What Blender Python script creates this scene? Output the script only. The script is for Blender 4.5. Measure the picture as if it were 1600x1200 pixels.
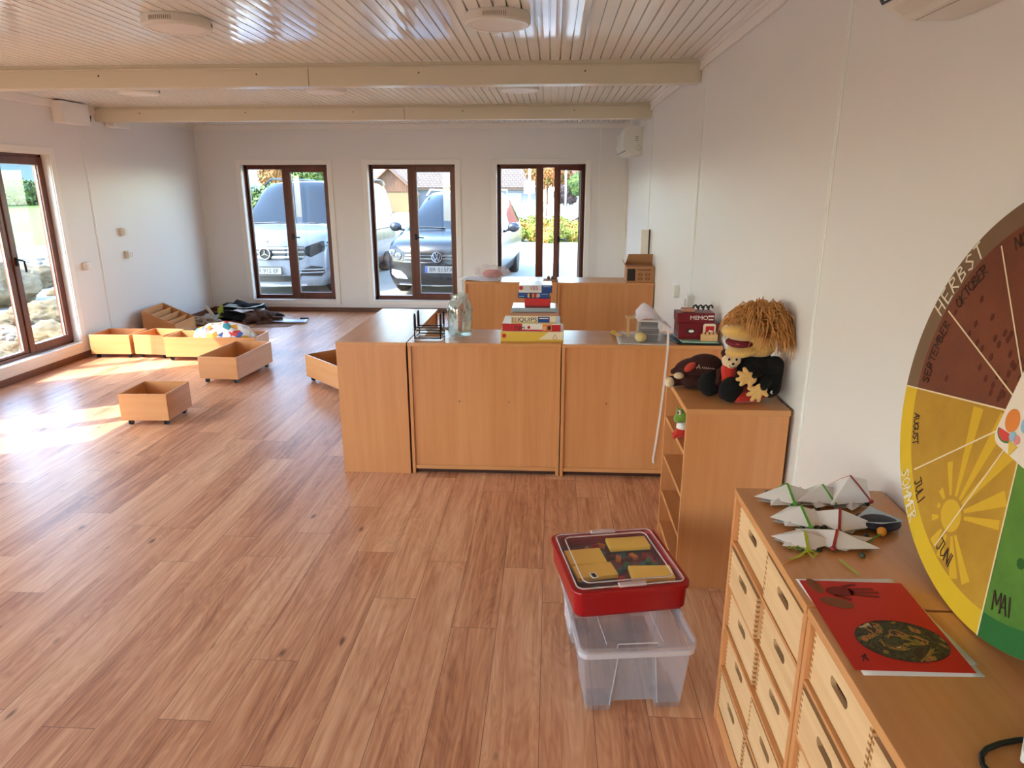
import bpy, bmesh, math, random
from mathutils import Vector, Matrix, noise
from mathutils.bvhtree import BVHTree
R_ = math.radians
SC = bpy.context.scene
COL = SC.collection
for o in list(bpy.data.objects): bpy.data.objects.remove(o)
random.seed(7)

# ------------------------------------------------------------------ camera, light, exposure
camd = bpy.data.cameras.new('camera'); cam = bpy.data.objects.new('camera', camd); COL.objects.link(cam)
P_, Y_, RO = R_(15.9), R_(3.2725), R_(-.0557)
fwd = Vector((-math.sin(Y_)*math.cos(P_), math.cos(Y_)*math.cos(P_), -math.sin(P_)))
rgt = Vector((math.cos(Y_), math.sin(Y_), 0)); upv = rgt.cross(fwd)
r2 = rgt*math.cos(RO)+upv*math.sin(RO); u2 = -rgt*math.sin(RO)+upv*math.cos(RO)
cam.matrix_world = Matrix((( r2.x, u2.x, -fwd.x, 0), (r2.y, u2.y, -fwd.y, 0), (r2.z, u2.z, -fwd.z, 1.7), (0, 0, 0, 1)))
camd.sensor_width = 36; camd.lens = 36*1066.84/1600; camd.clip_start = .05; camd.clip_end = 400
SC.camera = cam
SC.view_settings.view_transform = 'Standard'; SC.view_settings.look = 'None'
SC.view_settings.gamma = 1; SC.view_settings.use_curve_mapping = False
SC.view_settings.exposure = 2.75
SUN_EL, SUN_AZ = R_(42.4), R_(33)
sl = bpy.data.lights.new('sun', 'SUN'); sl.energy = 2.1; sl.angle = R_(.6); sl.color = (1, .95, .88)
so = bpy.data.objects.new('sun', sl); COL.objects.link(so)
sdir = Vector((math.cos(SUN_EL)*math.cos(SUN_AZ), math.cos(SUN_EL)*math.sin(SUN_AZ), -math.sin(SUN_EL)))
so.rotation_euler = sdir.to_track_quat('-Z', 'Y').to_euler(); so.location = (-20, -10, 20)
W = bpy.data.worlds.new('world'); SC.world = W; W.use_nodes = True
wn = W.node_tree; wn.nodes.clear()
sky = wn.nodes.new('ShaderNodeTexSky'); sky.sky_type = 'NISHITA'; sky.sun_disc = False
sky.sun_elevation = SUN_EL; sky.sun_rotation = R_(237); sky.air_density = 1.0; sky.dust_density = .8; sky.ozone_density = .6
bg = wn.nodes.new('ShaderNodeBackground'); bg.inputs[1].default_value = .42
wo = wn.nodes.new('ShaderNodeOutputWorld'); wn.links.new(sky.outputs[0], bg.inputs[0]); wn.links.new(bg.outputs[0], wo.inputs[0])

# ------------------------------------------------------------------ dimensions
XL, XR, YF, YB, ZC = -4.888, 1.002, 9.634, -2.6, 2.55
CAB = .8325

# ------------------------------------------------------------------ material helpers
def lin(c):
    return tuple(((v/255)/12.92 if v/255 <= .04045 else ((v/255+.055)/1.055)**2.4) for v in c)
MATS = {}
def mat(name, rgb=(200, 200, 200), rough=.6, metal=0, spec=.5, trans=0, coat=0, alpha=1, emit=0, sheen=0, noise_amt=0, noise_scale=20, bump=0, bump_scale=80, ior=1.45):
    if name in MATS: return MATS[name]
    m = bpy.data.materials.new(name); m.use_nodes = True; n = m.node_tree.nodes; l = m.node_tree.links
    b = n['Principled BSDF']; c = lin(rgb)+(1,)
    b.inputs['Base Color'].default_value = c; b.inputs['Roughness'].default_value = rough; b.inputs['Metallic'].default_value = metal
    b.inputs['Specular IOR Level'].default_value = spec; b.inputs['Transmission Weight'].default_value = trans; b.inputs['Coat Weight'].default_value = coat
    b.inputs['Alpha'].default_value = alpha; b.inputs['IOR'].default_value = ior; b.inputs['Sheen Weight'].default_value = sheen
    if noise_amt or bump:
        tc = n.new('ShaderNodeTexCoord')
    if noise_amt:
        nz = n.new('ShaderNodeTexNoise'); nz.inputs['Scale'].default_value = noise_scale; nz.inputs['Detail'].default_value = 5
        l.new(tc.outputs['Object'], nz.inputs['Vector'])
        mx = n.new('ShaderNodeMix'); mx.data_type = 'RGBA'
        mx.inputs[6].default_value = tuple(v*(1-noise_amt) for v in c[:3])+(1,); mx.inputs[7].default_value = tuple(min(1, v*(1+noise_amt)) for v in c[:3])+(1,)
        l.new(nz.outputs[0], mx.inputs[0]); l.new(mx.outputs[2], b.inputs['Base Color'])
    if bump:
        nb = n.new('ShaderNodeTexNoise'); nb.inputs['Scale'].default_value = bump_scale; nb.inputs['Detail'].default_value = 4
        l.new(tc.outputs['Object'], nb.inputs['Vector'])
        bp = n.new('ShaderNodeBump'); bp.inputs['Strength'].default_value = bump; bp.inputs['Distance'].default_value = .01
        l.new(nb.outputs[0], bp.inputs['Height']); l.new(bp.outputs[0], b.inputs['Normal'])
    MATS[name] = m; return m

def wood(name, c1, c2, axis='Z', rough=.38, scale=1.0, spec=.5):
    """laminate / veneer with long grain along an axis (object space)"""
    if name in MATS: return MATS[name]
    m = bpy.data.materials.new(name); m.use_nodes = True; n = m.node_tree.nodes; l = m.node_tree.links
    b = n['Principled BSDF']; b.inputs['Roughness'].default_value = rough; b.inputs['Specular IOR Level'].default_value = spec
    tc = n.new('ShaderNodeTexCoord'); mp = n.new('ShaderNodeMapping')
    s = {'X': (1.2, 28, 28), 'Y': (28, 1.2, 28), 'Z': (28, 28, 1.2)}[axis]
    mp.inputs['Scale'].default_value = tuple(v*scale for v in s)
    l.new(tc.outputs['Object'], mp.inputs['Vector'])
    n1 = n.new('ShaderNodeTexNoise'); n1.inputs['Scale'].default_value = 1; n1.inputs['Detail'].default_value = 6; n1.inputs['Roughness'].default_value = .6; n1.inputs['Distortion'].default_value = .4
    l.new(mp.outputs[0], n1.inputs['Vector'])
    mp2 = n.new('ShaderNodeMapping'); mp2.inputs['Scale'].default_value = tuple(v*scale*.16 for v in s); l.new(tc.outputs['Object'], mp2.inputs['Vector'])
    n2 = n.new('ShaderNodeTexNoise'); n2.inputs['Scale'].default_value = 1; n2.inputs['Detail'].default_value = 2; l.new(mp2.outputs[0], n2.inputs['Vector'])
    ad = n.new('ShaderNodeMath'); ad.operation = 'MULTIPLY_ADD'; ad.inputs[1].default_value = .55; l.new(n1.outputs[0], ad.inputs[0])
    m2 = n.new('ShaderNodeMath'); m2.operation = 'MULTIPLY'; m2.inputs[1].default_value = .45; l.new(n2.outputs[0], m2.inputs[0]); l.new(m2.outputs[0], ad.inputs[2])
    r = n.new('ShaderNodeValToRGB'); r.color_ramp.elements[0].position = .36; r.color_ramp.elements[1].position = .64
    r.color_ramp.elements[0].color = lin(c1)+(1,); r.color_ramp.elements[1].color = lin(c2)+(1,)
    l.new(ad.outputs[0], r.inputs[0]); l.new(r.outputs[0], b.inputs['Base Color'])
    MATS[name] = m; return m

def glassmat(name, tint=(245, 250, 250), refl=.09, rough=0.0):
    if name in MATS: return MATS[name]
    m = bpy.data.materials.new(name); m.use_nodes = True; n = m.node_tree.nodes; l = m.node_tree.links; n.clear()
    o = n.new('ShaderNodeOutputMaterial'); t = n.new('ShaderNodeBsdfTransparent'); t.inputs[0].default_value = lin(tint)+(1,)
    g = n.new('ShaderNodeBsdfGlossy'); g.inputs['Roughness'].default_value = rough
    f = n.new('ShaderNodeLayerWeight'); f.inputs[0].default_value = .5
    pw = n.new('ShaderNodeMath'); pw.operation = 'POWER'; pw.inputs[1].default_value = 5; l.new(f.outputs['Facing'], pw.inputs[0])
    ml = n.new('ShaderNodeMath'); ml.operation = 'MULTIPLY_ADD'; ml.inputs[1].default_value = .9; ml.inputs[2].default_value = refl*.5; l.new(pw.outputs[0], ml.inputs[0])
    x = n.new('ShaderNodeMixShader'); l.new(ml.outputs[0], x.inputs[0]); l.new(t.outputs[0], x.inputs[1]); l.new(g.outputs[0], x.inputs[2]); l.new(x.outputs[0], o.inputs[0])
    MATS[name] = m; return m

def plasticfilm(name, rgb, opac=.35, rough=.25):
    """frosted see-through plastic: part diffuse, part clear"""
    if name in MATS: return MATS[name]
    m = bpy.data.materials.new(name); m.use_nodes = True; n = m.node_tree.nodes; l = m.node_tree.links
    b = n['Principled BSDF']; b.inputs['Base Color'].default_value = lin(rgb)+(1,); b.inputs['Roughness'].default_value = rough
    t = n.new('ShaderNodeBsdfTransparent'); x = n.new('ShaderNodeMixShader'); x.inputs[0].default_value = opac
    l.new(t.outputs[0], x.inputs[1]); l.new(b.outputs[0], x.inputs[2]); l.new(x.outputs[0], n['Material Output'].inputs[0])
    MATS[name] = m; return m

# surfaces
def floor_material():
    m = bpy.data.materials.new('laminate_planks'); m.use_nodes = True; n = m.node_tree.nodes; l = m.node_tree.links; b = n['Principled BSDF']
    tc = n.new('ShaderNodeTexCoord'); sp = n.new('ShaderNodeSeparateXYZ'); l.new(tc.outputs['Object'], sp.inputs[0])
    def M(op, a, bb=None, c=None):
        q = n.new('ShaderNodeMath'); q.operation = op
        for i, v in enumerate((a, bb, c)):
            if v is None: continue
            if isinstance(v, (int, float)): q.inputs[i].default_value = v
            else: l.new(v, q.inputs[i])
        return q.outputs[0]
    PW, PL = .1818, 1.29
    xr = M('DIVIDE', M('ADD', sp.outputs[0], 20*PW+.0175), PW); row = M('FLOOR', xr); fx = M('SUBTRACT', xr, row)
    wn_ = n.new('ShaderNodeTexWhiteNoise'); wn_.noise_dimensions = '1D'; l.new(row, wn_.inputs['W'])
    yr = M('ADD', M('DIVIDE', sp.outputs[1], PL), M('MULTIPLY', wn_.outputs['Value'], 7.0)); cy = M('FLOOR', yr); fy = M('SUBTRACT', yr, cy)
    pid = M('MULTIPLY_ADD', cy, 13.37, M('MULTIPLY', row, 3.11))
    w2 = n.new('ShaderNodeTexWhiteNoise'); w2.noise_dimensions = '1D'; l.new(pid, w2.inputs['W'])
    # grain
    cx = n.new('ShaderNodeCombineXYZ'); l.new(M('MULTIPLY', sp.outputs[0], 30), cx.inputs[0]); l.new(M('MULTIPLY', sp.outputs[1], 1.5), cx.inputs[1]); l.new(M('MULTIPLY', w2.outputs['Value'], 60), cx.inputs[2])
    g1 = n.new('ShaderNodeTexNoise'); g1.inputs['Scale'].default_value = 1; g1.inputs['Detail'].default_value = 8; g1.inputs['Roughness'].default_value = .62; g1.inputs['Distortion'].default_value = 1.2; l.new(cx.outputs[0], g1.inputs['Vector'])
    cx2 = n.new('ShaderNodeCombineXYZ'); l.new(M('MULTIPLY', sp.outputs[0], 7), cx2.inputs[0]); l.new(M('MULTIPLY', sp.outputs[1], 1.1), cx2.inputs[1]); l.new(M('MULTIPLY', w2.outputs['Value'], 90), cx2.inputs[2])
    g2 = n.new('ShaderNodeTexNoise'); g2.inputs['Scale'].default_value = 1; g2.inputs['Detail'].default_value = 3; g2.inputs['Distortion'].default_value = .8; l.new(cx2.outputs[0], g2.inputs['Vector'])
    # cathedral rings
    rg = M('FRACT', M('MULTIPLY', g2.outputs[0], 16)); rg = M('ABSOLUTE', M('SUBTRACT', rg, .5))
    v = M('ADD', M('MULTIPLY', g1.outputs[0], .7), M('MULTIPLY', g2.outputs[0], .35)); v = M('ADD', v, M('MULTIPLY', rg, .16)); v = M('ADD', v, M('MULTIPLY', w2.outputs['Value'], .16))
    r = n.new('ShaderNodeValToRGB'); e = r.color_ramp.elements; e[0].position = .42; e[0].color = lin((160, 102, 70))+(1,); e[1].position = .86; e[1].color = lin((240, 194, 152))+(1,)
    e2 = e.new(.58); e2.color = lin((204, 144, 106))+(1,); e3 = e.new(.70); e3.color = lin((222, 166, 126))+(1,); l.new(v, r.inputs[0])
    # knots
    cx3 = n.new('ShaderNodeCombineXYZ'); l.new(M('MULTIPLY', sp.outputs[0], 5.5), cx3.inputs[0]); l.new(M('MULTIPLY', sp.outputs[1], 2.3), cx3.inputs[1]); l.new(w2.outputs['Value'], cx3.inputs[2])
    vo = n.new('ShaderNodeTexVoronoi'); vo.inputs['Scale'].default_value = 1.0; dn = n.new('ShaderNodeVectorMath'); dn.operation = 'MULTIPLY_ADD'; l.new(g1.outputs['Color'], dn.inputs[0]); dn.inputs[1].default_value = (.22, .22, 0); l.new(cx3.outputs[0], dn.inputs[2]); l.new(dn.outputs[0], vo.inputs['Vector'])
    kn = n.new('ShaderNodeMapRange'); kn.inputs[1].default_value = .035; kn.inputs[2].default_value = .085; kn.inputs[3].default_value = .85; kn.inputs[4].default_value = 0; l.new(vo.outputs['Distance'], kn.inputs[0])
    mk = n.new('ShaderNodeMix'); mk.data_type = 'RGBA'; l.new(kn.outputs[0], mk.inputs[0]); l.new(r.outputs[0], mk.inputs[6]); mk.inputs[7].default_value = lin((104, 58, 36))+(1,)
    # seams
    ex = M('LESS_THAN', M('MULTIPLY', M('MINIMUM', fx, M('SUBTRACT', 1, fx)), PW), .0011)
    ey = M('LESS_THAN', M('MULTIPLY', M('MINIMUM', fy, M('SUBTRACT', 1, fy)), PL), .0011)
    sm = M('MAXIMUM', ex, ey)
    ms = n.new('ShaderNodeMix'); ms.data_type = 'RGBA'; l.new(M('MULTIPLY', sm, .75), ms.inputs[0]); l.new(mk.outputs[2], ms.inputs[6]); ms.inputs[7].default_value = lin((70, 40, 28))+(1,)
    l.new(ms.outputs[2], b.inputs['Base Color'])
    b.inputs['Roughness'].default_value = .36; b.inputs['Specular IOR Level'].default_value = .5
    bp = n.new('ShaderNodeBump'); bp.inputs['Strength'].default_value = .12; bp.inputs['Distance'].default_value = .002; l.new(g1.outputs[0], bp.inputs['Height']); l.new(bp.outputs[0], b.inputs['Normal'])
    return m

def wallmat(name, axis):
    m = bpy.data.materials.new(name); m.use_nodes = True; n = m.node_tree.nodes; l = m.node_tree.links; b = n['Principled BSDF']
    b.inputs['Base Color'].default_value = lin((232, 226, 223))+(1,); b.inputs['Roughness'].default_value = .4
    tc = n.new('ShaderNodeTexCoord'); mp = n.new('ShaderNodeMapping'); mp.inputs['Scale'].default_value = (14, 14, .01); l.new(tc.outputs['Object'], mp.inputs[0])
    nz = n.new('ShaderNodeTexNoise'); nz.inputs['Scale'].default_value = 1; nz.inputs['Detail'].default_value = 3; l.new(mp.outputs[0], nz.inputs['Vector'])
    sp = n.new('ShaderNodeSeparateXYZ'); l.new(tc.outputs['Object'], sp.inputs[0])
    a = n.new('ShaderNodeMath'); a.operation = 'PINGPONG'; a.inputs[1].default_value = .0625; l.new(sp.outputs[axis], a.inputs[0])
    c = n.new('ShaderNodeMath'); c.operation = 'LESS_THAN'; c.inputs[1].default_value = .0022; l.new(a.outputs[0], c.inputs[0])
    s = n.new('ShaderNodeMath'); s.operation = 'SUBTRACT'; l.new(nz.outputs[0], s.inputs[0]); l.new(c.outputs[0], s.inputs[1])
    bp = n.new('ShaderNodeBump'); bp.inputs['Strength'].default_value = .35; bp.inputs['Distance'].default_value = .0015; l.new(s.outputs[0], bp.inputs['Height']); l.new(bp.outputs[0], b.inputs['Normal'])
    return m

M_WX = wallmat('wall_panel_side', 1); M_WY = wallmat('wall_panel_end', 0)
M_TRIM = mat('white_trim', (240, 233, 226), .4)
M_BEAM = mat('beam_white', (222, 210, 186), .28, bump=.05, bump_scale=6)
M_BASE = wood('baseboard_wood', (98, 58, 36), (128, 80, 52), 'Y', .45)
M_BASEX = wood('baseboard_wood_x', (98, 58, 36), (128, 80, 52), 'X', .45)
M_FRAME = wood('window_brown', (80, 32, 11), (112, 48, 18), 'Z', .35)
M_BLACK = mat('black_plastic', (14, 14, 15), .35)
M_WHITE = mat('white_plastic', (232, 229, 222), .35)
M_GLASS = glassmat('window_glass')
BEECH = wood('beech_vertical', (206, 136, 82), (218, 152, 98), 'Z', .33)
BEECHX = wood('beech_along_x', (206, 140, 86), (220, 158, 104), 'X', .27)
BEECHY = wood('beech_along_y', (206, 140, 86), (220, 158, 104), 'Y', .27)
BIRCH = wood('birch_ply', (214, 168, 118), (234, 194, 146), 'Y', .45)
DARKGAP = mat('dark_edge', (70, 36, 22), .6)

# ------------------------------------------------------------------ mesh helpers
class MB:
    def __init__(s): s.b = bmesh.new()
    def box(s, x0, y0, z0, x1, y1, z1, M=None):
        v = [s.b.verts.new((x, y, z)) for z in (z0, z1) for y in (y0, y1) for x in (x0, x1)]
        for f in ((0, 2, 3, 1), (4, 5, 7, 6), (0, 1, 5, 4), (1, 3, 7, 5), (3, 2, 6, 7), (2, 0, 4, 6)): s.b.faces.new([v[i] for i in f])
        if M is not None: bmesh.ops.transform(s.b, matrix=M, verts=v)
        return s
    def cyl(s, c, r, h, n=24, M=None, r2=None):
        r2 = r if r2 is None else r2
        a = [s.b.verts.new((c[0]+r*math.cos(2*math.pi*i/n), c[1]+r*math.sin(2*math.pi*i/n), c[2])) for i in range(n)]
        d = [s.b.verts.new((c[0]+r2*math.cos(2*math.pi*i/n), c[1]+r2*math.sin(2*math.pi*i/n), c[2]+h)) for i in range(n)]
        for i in range(n): s.b.faces.new((a[i], a[(i+1) % n], d[(i+1) % n], d[i]))
        s.b.faces.new(a[::-1]); s.b.faces.new(d)
        if M is not None: bmesh.ops.transform(s.b, matrix=M, verts=a+d)
        return s
    def tube(s, pts, r, n=8, closed=False, r_end=None):
        pts = [Vector(p) for p in pts]; k = len(pts); rings = []
        up = Vector((0, 0, 1)); prev = None
        for i, p in enumerate(pts):
            if closed: t = pts[(i+1) % k]-pts[i-1]
            else: t = pts[min(i+1, k-1)]-pts[max(i-1, 0)]
            if t.length < 1e-9: t = Vector((0, 0, 1))
            t.normalize()
            if prev is None:
                a = t.cross(up) if abs(t.dot(up)) < .95 else t.cross(Vector((1, 0, 0)))
            else: a = prev-t*prev.dot(t)
            if a.length < 1e-6: a = t.cross(Vector((1, 0, 0)))
            a.normalize(); prev = a; bb = t.cross(a)
            rr = r if r_end is None else r+(r_end-r)*i/(k-1)
            rings.append([s.b.verts.new(p+a*rr*math.cos(2*math.pi*j/n)+bb*rr*math.sin(2*math.pi*j/n)) for j in range(n)])
        m = k if closed else k-1
        for i in range(m):
            A, B = rings[i], rings[(i+1) % k]
            for j in range(n): s.b.faces.new((A[j], A[(j+1) % n], B[(j+1) % n], B[j]))
        if not closed: s.b.faces.new(rings[0][::-1]); s.b.faces.new(rings[-1])
        return s
    def lathe(s, prof, c=(0, 0, 0), n=32, M=None, cap=True):
        rings = []; allv = []
        for r, z in prof:
            ring = [s.b.verts.new((c[0]+r*math.cos(2*math.pi*i/n), c[1]+r*math.sin(2*math.pi*i/n), c[2]+z)) for i in range(n)]
            rings.append(ring); allv += ring
        for A, B in zip(rings, rings[1:]):
            for i in range(n): s.b.faces.new((A[i], A[(i+1) % n], B[(i+1) % n], B[i]))
        if cap:
            if prof[0][0] > 1e-5: s.b.faces.new(rings[0][::-1])
            if prof[-1][0] > 1e-5: s.b.faces.new(rings[-1])
        if M is not None: bmesh.ops.transform(s.b, matrix=M, verts=allv)
        return s
    def prism(s, pts, d, M=None):
        """outline pts (x,y) extruded from z=0 to z=d then moved by M"""
        a = [s.b.verts.new((p[0], p[1], 0)) for p in pts]; c = [s.b.verts.new((p[0], p[1], d)) for p in pts]; n = len(pts)
        for i in range(n): s.b.faces.new((a[i], a[(i+1) % n], c[(i+1) % n], c[i]))
        s.b.faces.new(a[::-1]); s.b.faces.new(c)
        if M is not None: bmesh.ops.transform(s.b, matrix=M, verts=a+c)
        return s
    def plate_hole(s, outer, inner, d, M=None):
        """flat board with a hole, extruded"""
        es = []; vs = []
        for loop in (outer, inner):
            v = [s.b.verts.new((p[0], p[1], 0)) for p in loop]; vs += v
            es += [s.b.edges.new((v[i], v[(i+1) % len(v)])) for i in range(len(v))]
        g = bmesh.ops.triangle_fill(s.b, use_beauty=True, use_dissolve=False, edges=es)
        fs = [x for x in g['geom'] if isinstance(x, bmesh.types.BMFace)]
        e = bmesh.ops.extrude_face_region(s.b, geom=fs)
        nv = [x for x in e['geom'] if isinstance(x, bmesh.types.BMVert)]
        bmesh.ops.translate(s.b, verts=nv, vec=(0, 0, d))
        if M is not None: bmesh.ops.transform(s.b, matrix=M, verts=vs+nv)
        return s
    def ball(s, c, r, M=None, sub=3, rot=None):
        r = (r, r, r) if isinstance(r, (int, float)) else r
        T = Matrix.Translation(c) @ (rot if rot is not None else Matrix.Identity(4)) @ Matrix.Diagonal((r[0], r[1], r[2], 1))
        if M is not None: T = M @ T
        bmesh.ops.create_icosphere(s.b, subdivisions=sub, radius=1, matrix=T)
        return s
    def cap(s, p0, p1, r0, r1, n=10):
        p0, p1 = Vector(p0), Vector(p1); k = max(2, int((p1-p0).length/max(.25*min(r0, r1), .002)))
        for i in range(k+1):
            t = i/k; s.ball(p0.lerp(p1, t), r0+(r1-r0)*t, sub=2)
        return s
    def quad(s, a, b, c, d):
        s.b.faces.new([s.b.verts.new(p) for p in (a, b, c, d)]); return s
    def build(s, name, m, parent=None, bevel=0, smooth=False, M=None, seg=2, solid=0, remesh=0, sub=0, norm=True):
        if norm: bmesh.ops.recalc_face_normals(s.b, faces=s.b.faces)
        me = bpy.data.meshes.new(name); s.b.to_mesh(me); s.b.free()
        if M is not None: me.transform(M)
        for mm in (m if isinstance(m, (list, tuple)) else [m]): me.materials.append(mm)
        o = bpy.data.objects.new(name, me); COL.objects.link(o)
        if parent is not None: o.parent = parent
        if smooth or bevel or remesh or sub:
            for p in me.polygons: p.use_smooth = bool(smooth or remesh or sub)
        if solid:
            q = o.modifiers.new('solid', 'SOLIDIFY'); q.thickness = solid
        if remesh:
            q = o.modifiers.new('remesh', 'REMESH'); q.mode = 'VOXEL'; q.voxel_size = remesh; q.use_smooth_shade = True
            q = o.modifiers.new('smooth', 'SMOOTH'); q.iterations = 4; q.factor = .5
        if bevel:
            q = o.modifiers.new('bevel', 'BEVEL'); q.width = bevel; q.segments = seg; q.limit_method = 'ANGLE'; q.angle_limit = R_(40)
        if sub:
            q = o.modifiers.new('sub', 'SUBSURF'); q.levels = sub; q.render_levels = sub
        return o
def tag(o, label=None, cat=None, group=None, kind=None):
    if label: o['label'] = label
    if cat: o['category'] = cat
    if group: o['group'] = group
    if kind: o['kind'] = kind
    return o
def thing(name, label, cat, loc=(0, 0, 0), rz=0, group=None):
    o = bpy.data.objects.new(name, None); COL.objects.link(o); o.location = loc; o.rotation_euler = (0, 0, rz); o.empty_display_size = .05
    return tag(o, label, cat, group)
def struct(o, label=None): o['kind'] = 'structure'; (label and o.__setitem__('label', label)); return o
def copy_tree(o, parent=None):
    c = o.copy(); COL.objects.link(c); c.parent = parent
    for ch in list(KIDS.get(o.name, [])) or [x for x in bpy.data.objects if x.parent == o]: copy_tree(ch, c)
    return c
KIDS = {}
def shade_auto(o, ang=35):
    for p in o.data.polygons: p.use_smooth = True
    for e in o.data.edges: pass
    return o
def text_mb(txt, size, M, name, m, parent, depth=.0006, align='CENTER', sx=1.0):
    cu = bpy.data.curves.new('t', 'FONT'); cu.body = txt; cu.size = size; cu.align_x = align; cu.align_y = 'CENTER'; cu.extrude = depth
    ob = bpy.data.objects.new('t', cu); COL.objects.link(ob)
    dg = bpy.context.evaluated_depsgraph_get(); me = bpy.data.meshes.new_from_object(ob.evaluated_get(dg))
    bpy.data.objects.remove(ob); me.name = name
    me.transform(M @ Matrix.Diagonal((sx, 1, 1, 1))); me.materials.clear(); me.materials.append(m)
    o = bpy.data.objects.new(name, me); COL.objects.link(o); o.parent = parent; return o
def basis(origin, ux, uy):
    """matrix whose x axis is ux, y axis uy, z = ux x uy"""
    ux, uy = Vector(ux).normalized(), Vector(uy).normalized(); uz = ux.cross(uy)
    return Matrix(((ux.x, uy.x, uz.x, origin[0]), (ux.y, uy.y, uz.y, origin[1]), (ux.z, uy.z, uz.z, origin[2]), (0, 0, 0, 1)))
# single-stroke hand lettering
GL = {'A': [[(0, 0), (1.5, 6), (3, 0)], [(.6, 2), (2.5, 2.2)]], 'B': [[(0, 0), (0, 6), (2, 5.6), (2.4, 4.4), (0, 3.2), (2.6, 2.4), (2.8, .8), (0, 0)]],
 'C': [[(3, 5), (1.5, 6), (0, 4), (0, 2), (1.5, 0), (3, 1)]], 'E': [[(3, 6), (0, 6), (0, 0), (3, 0)], [(0, 3.1), (2.4, 3.1)]], 'F': [[(3, 6), (0, 6), (0, 0)], [(0, 3.1), (2.4, 3.1)]],
 'G': [[(3, 5), (1.5, 6), (0, 4), (0, 2), (1.5, 0), (3, 1), (3, 2.8), (1.8, 2.8)]], 'H': [[(0, 0), (0, 6)], [(3, 0), (3, 6)], [(0, 3), (3, 3.2)]], 'I': [[(.6, 0), (.6, 6)]],
 'J': [[(0, 6), (3, 6)], [(1.8, 6), (1.8, 1), (1, 0), (0, .8)]], 'L': [[(0, 6), (0, 0), (2.6, 0)]], 'M': [[(0, 0), (.3, 6), (1.9, 2), (3.4, 6), (3.8, 0)]], 'N': [[(0, 0), (0, 6), (3, 0), (3, 6)]],
 'O': [[(1.5, 6), (0, 4.4), (0, 1.6), (1.5, 0), (3, 1.6), (3, 4.4), (1.5, 6)]], 'P': [[(0, 0), (0, 6), (2.4, 5.6), (2.8, 4.3), (2.2, 3), (0, 2.8)]], 'R': [[(0, 0), (0, 6), (2.4, 5.6), (2.7, 4.3), (0, 3), (3, 0)]],
 'S': [[(3, 5.2), (1.5, 6), (.1, 4.8), (2.8, 2), (1.5, 0), (0, .8)]], 'T': [[(0, 6), (3.2, 6)], [(1.6, 6), (1.6, 0)]], 'U': [[(0, 6), (0, 1.5), (1.4, 0), (2.9, 1.5), (2.9, 6)]],
 'V': [[(0, 6), (1.5, 0), (3, 6)]], 'Z': [[(0, 6), (3, 6), (0, 0), (3, 0)]], 'D': [[(0, 0), (0, 6), (2, 5.4), (3, 3), (2, .4), (0, 0)]], ' ': []}
GL['W'] = [[(0, 6), (.9, 0), (1.8, 4), (2.7, 0), (3.6, 6)]]; GL['K'] = [[(0, 0), (0, 6)], [(3, 6), (0, 2.8), (3, 0)]]
GL['Ü'] = GL['U']+[[(.8, 7), (.8, 7.5)], [(2.1, 7), (2.1, 7.5)]]; GL['Ä'] = GL['A']+[[(.8, 7), (.8, 7.5)], [(2.1, 7), (2.1, 7.5)]]
def ribbon(mb, pts, w, M, z=.0004, h=.0004):
    """flat stroke through 2D points in the plane of M"""
    for p, q in zip(pts, pts[1:]):
        p, q = Vector(p), Vector(q); d = q-p
        if d.length < 1e-7: continue
        d.normalize(); nn = Vector((-d.y, d.x))*w/2; e = d*w*.4
        a = [(p-e-nn), (q+e-nn), (q+e+nn), (p-e+nn)]
        mb.prism([(v.x, v.y) for v in a], h, M @ Matrix.Translation((0, 0, z)))

# ================================================================== THE ROOM
def simple(name, m, boxes, bevel=0, label=None, M=None):
    b = MB()
    for q in boxes: b.box(*q)
    o = b.build(name, m, bevel=bevel, M=M); struct(o, label); return o
WT = .16  # wall thickness
fl = simple('floor', floor_material(), [(XL-WT, YB-WT, -.08, XR+WT, YF+WT, 0)], label='reddish brown wood-look laminate plank floor')

# ceiling: glossy white PVC boards with real grooves
b = MB(); pitch = .0675; x = XL; prof = []
while x < XR:
    prof += [(x, ZC+.014), (x+.003, ZC+.014), (x+.0045, ZC), (x+pitch*.5, ZC-.0006), (x+pitch-.0045, ZC), (x+pitch-.003, ZC+.014)]; x += pitch
ys = [YB, -1, 1, 3, 5, 7, YF]
vr = [[b.b.verts.new((px, yy, pz)) for px, pz in prof] for yy in ys]
for i in range(len(ys)-1):
    for j in range(len(prof)-1): b.b.faces.new((vr[i][j], vr[i][j+1], vr[i+1][j+1], vr[i+1][j]))
M_CEIL = mat('ceiling_pvc', (248, 245, 240), .10, spec=.8, bump=.16, bump_scale=2.2)
ceil = b.build('ceiling', M_CEIL, norm=False); struct(ceil, 'glossy white grooved panel ceiling')
simple('roof_slab', mat('roof_grey', (120, 120, 120), .8), [(XL-WT, YB-WT, ZC+.02, XR+WT, YF+WT, ZC+.2)])
b = MB()
for i, y in enumerate((5.10, 7.52, 2.66, .2)):
    bb = MB(); bb.box(XL, y, 2.40, XR, y+.13, ZC+.01); bb.box(XL, y-.012, 2.515, XR, y, 2.525)
    o = bb.build('trim_%d' % (i+1), M_BEAM, bevel=.006); struct(o, 'white boxed ceiling beam')
    sm_ = MB(); xs = -1.72 if i == 0 else -1.55
    sm_.box(xs, y-.002, 2.40, xs+.004, y, 2.53).build('beam_joint', mat('joint_shadow', (120, 100, 80), .6), o)
    for sx_ in [XL+.5+k*1.15 for k in range(5)]:
        ss = MB(); ss.cyl((0, 0, 0), .006, .003, 10, Matrix.Translation((sx_, y, 2.48)) @ Matrix.Rotation(R_(90), 4, 'X')); ss.build('screw', mat('screw_dark', (90, 75, 60), .4, .6), o)

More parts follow.
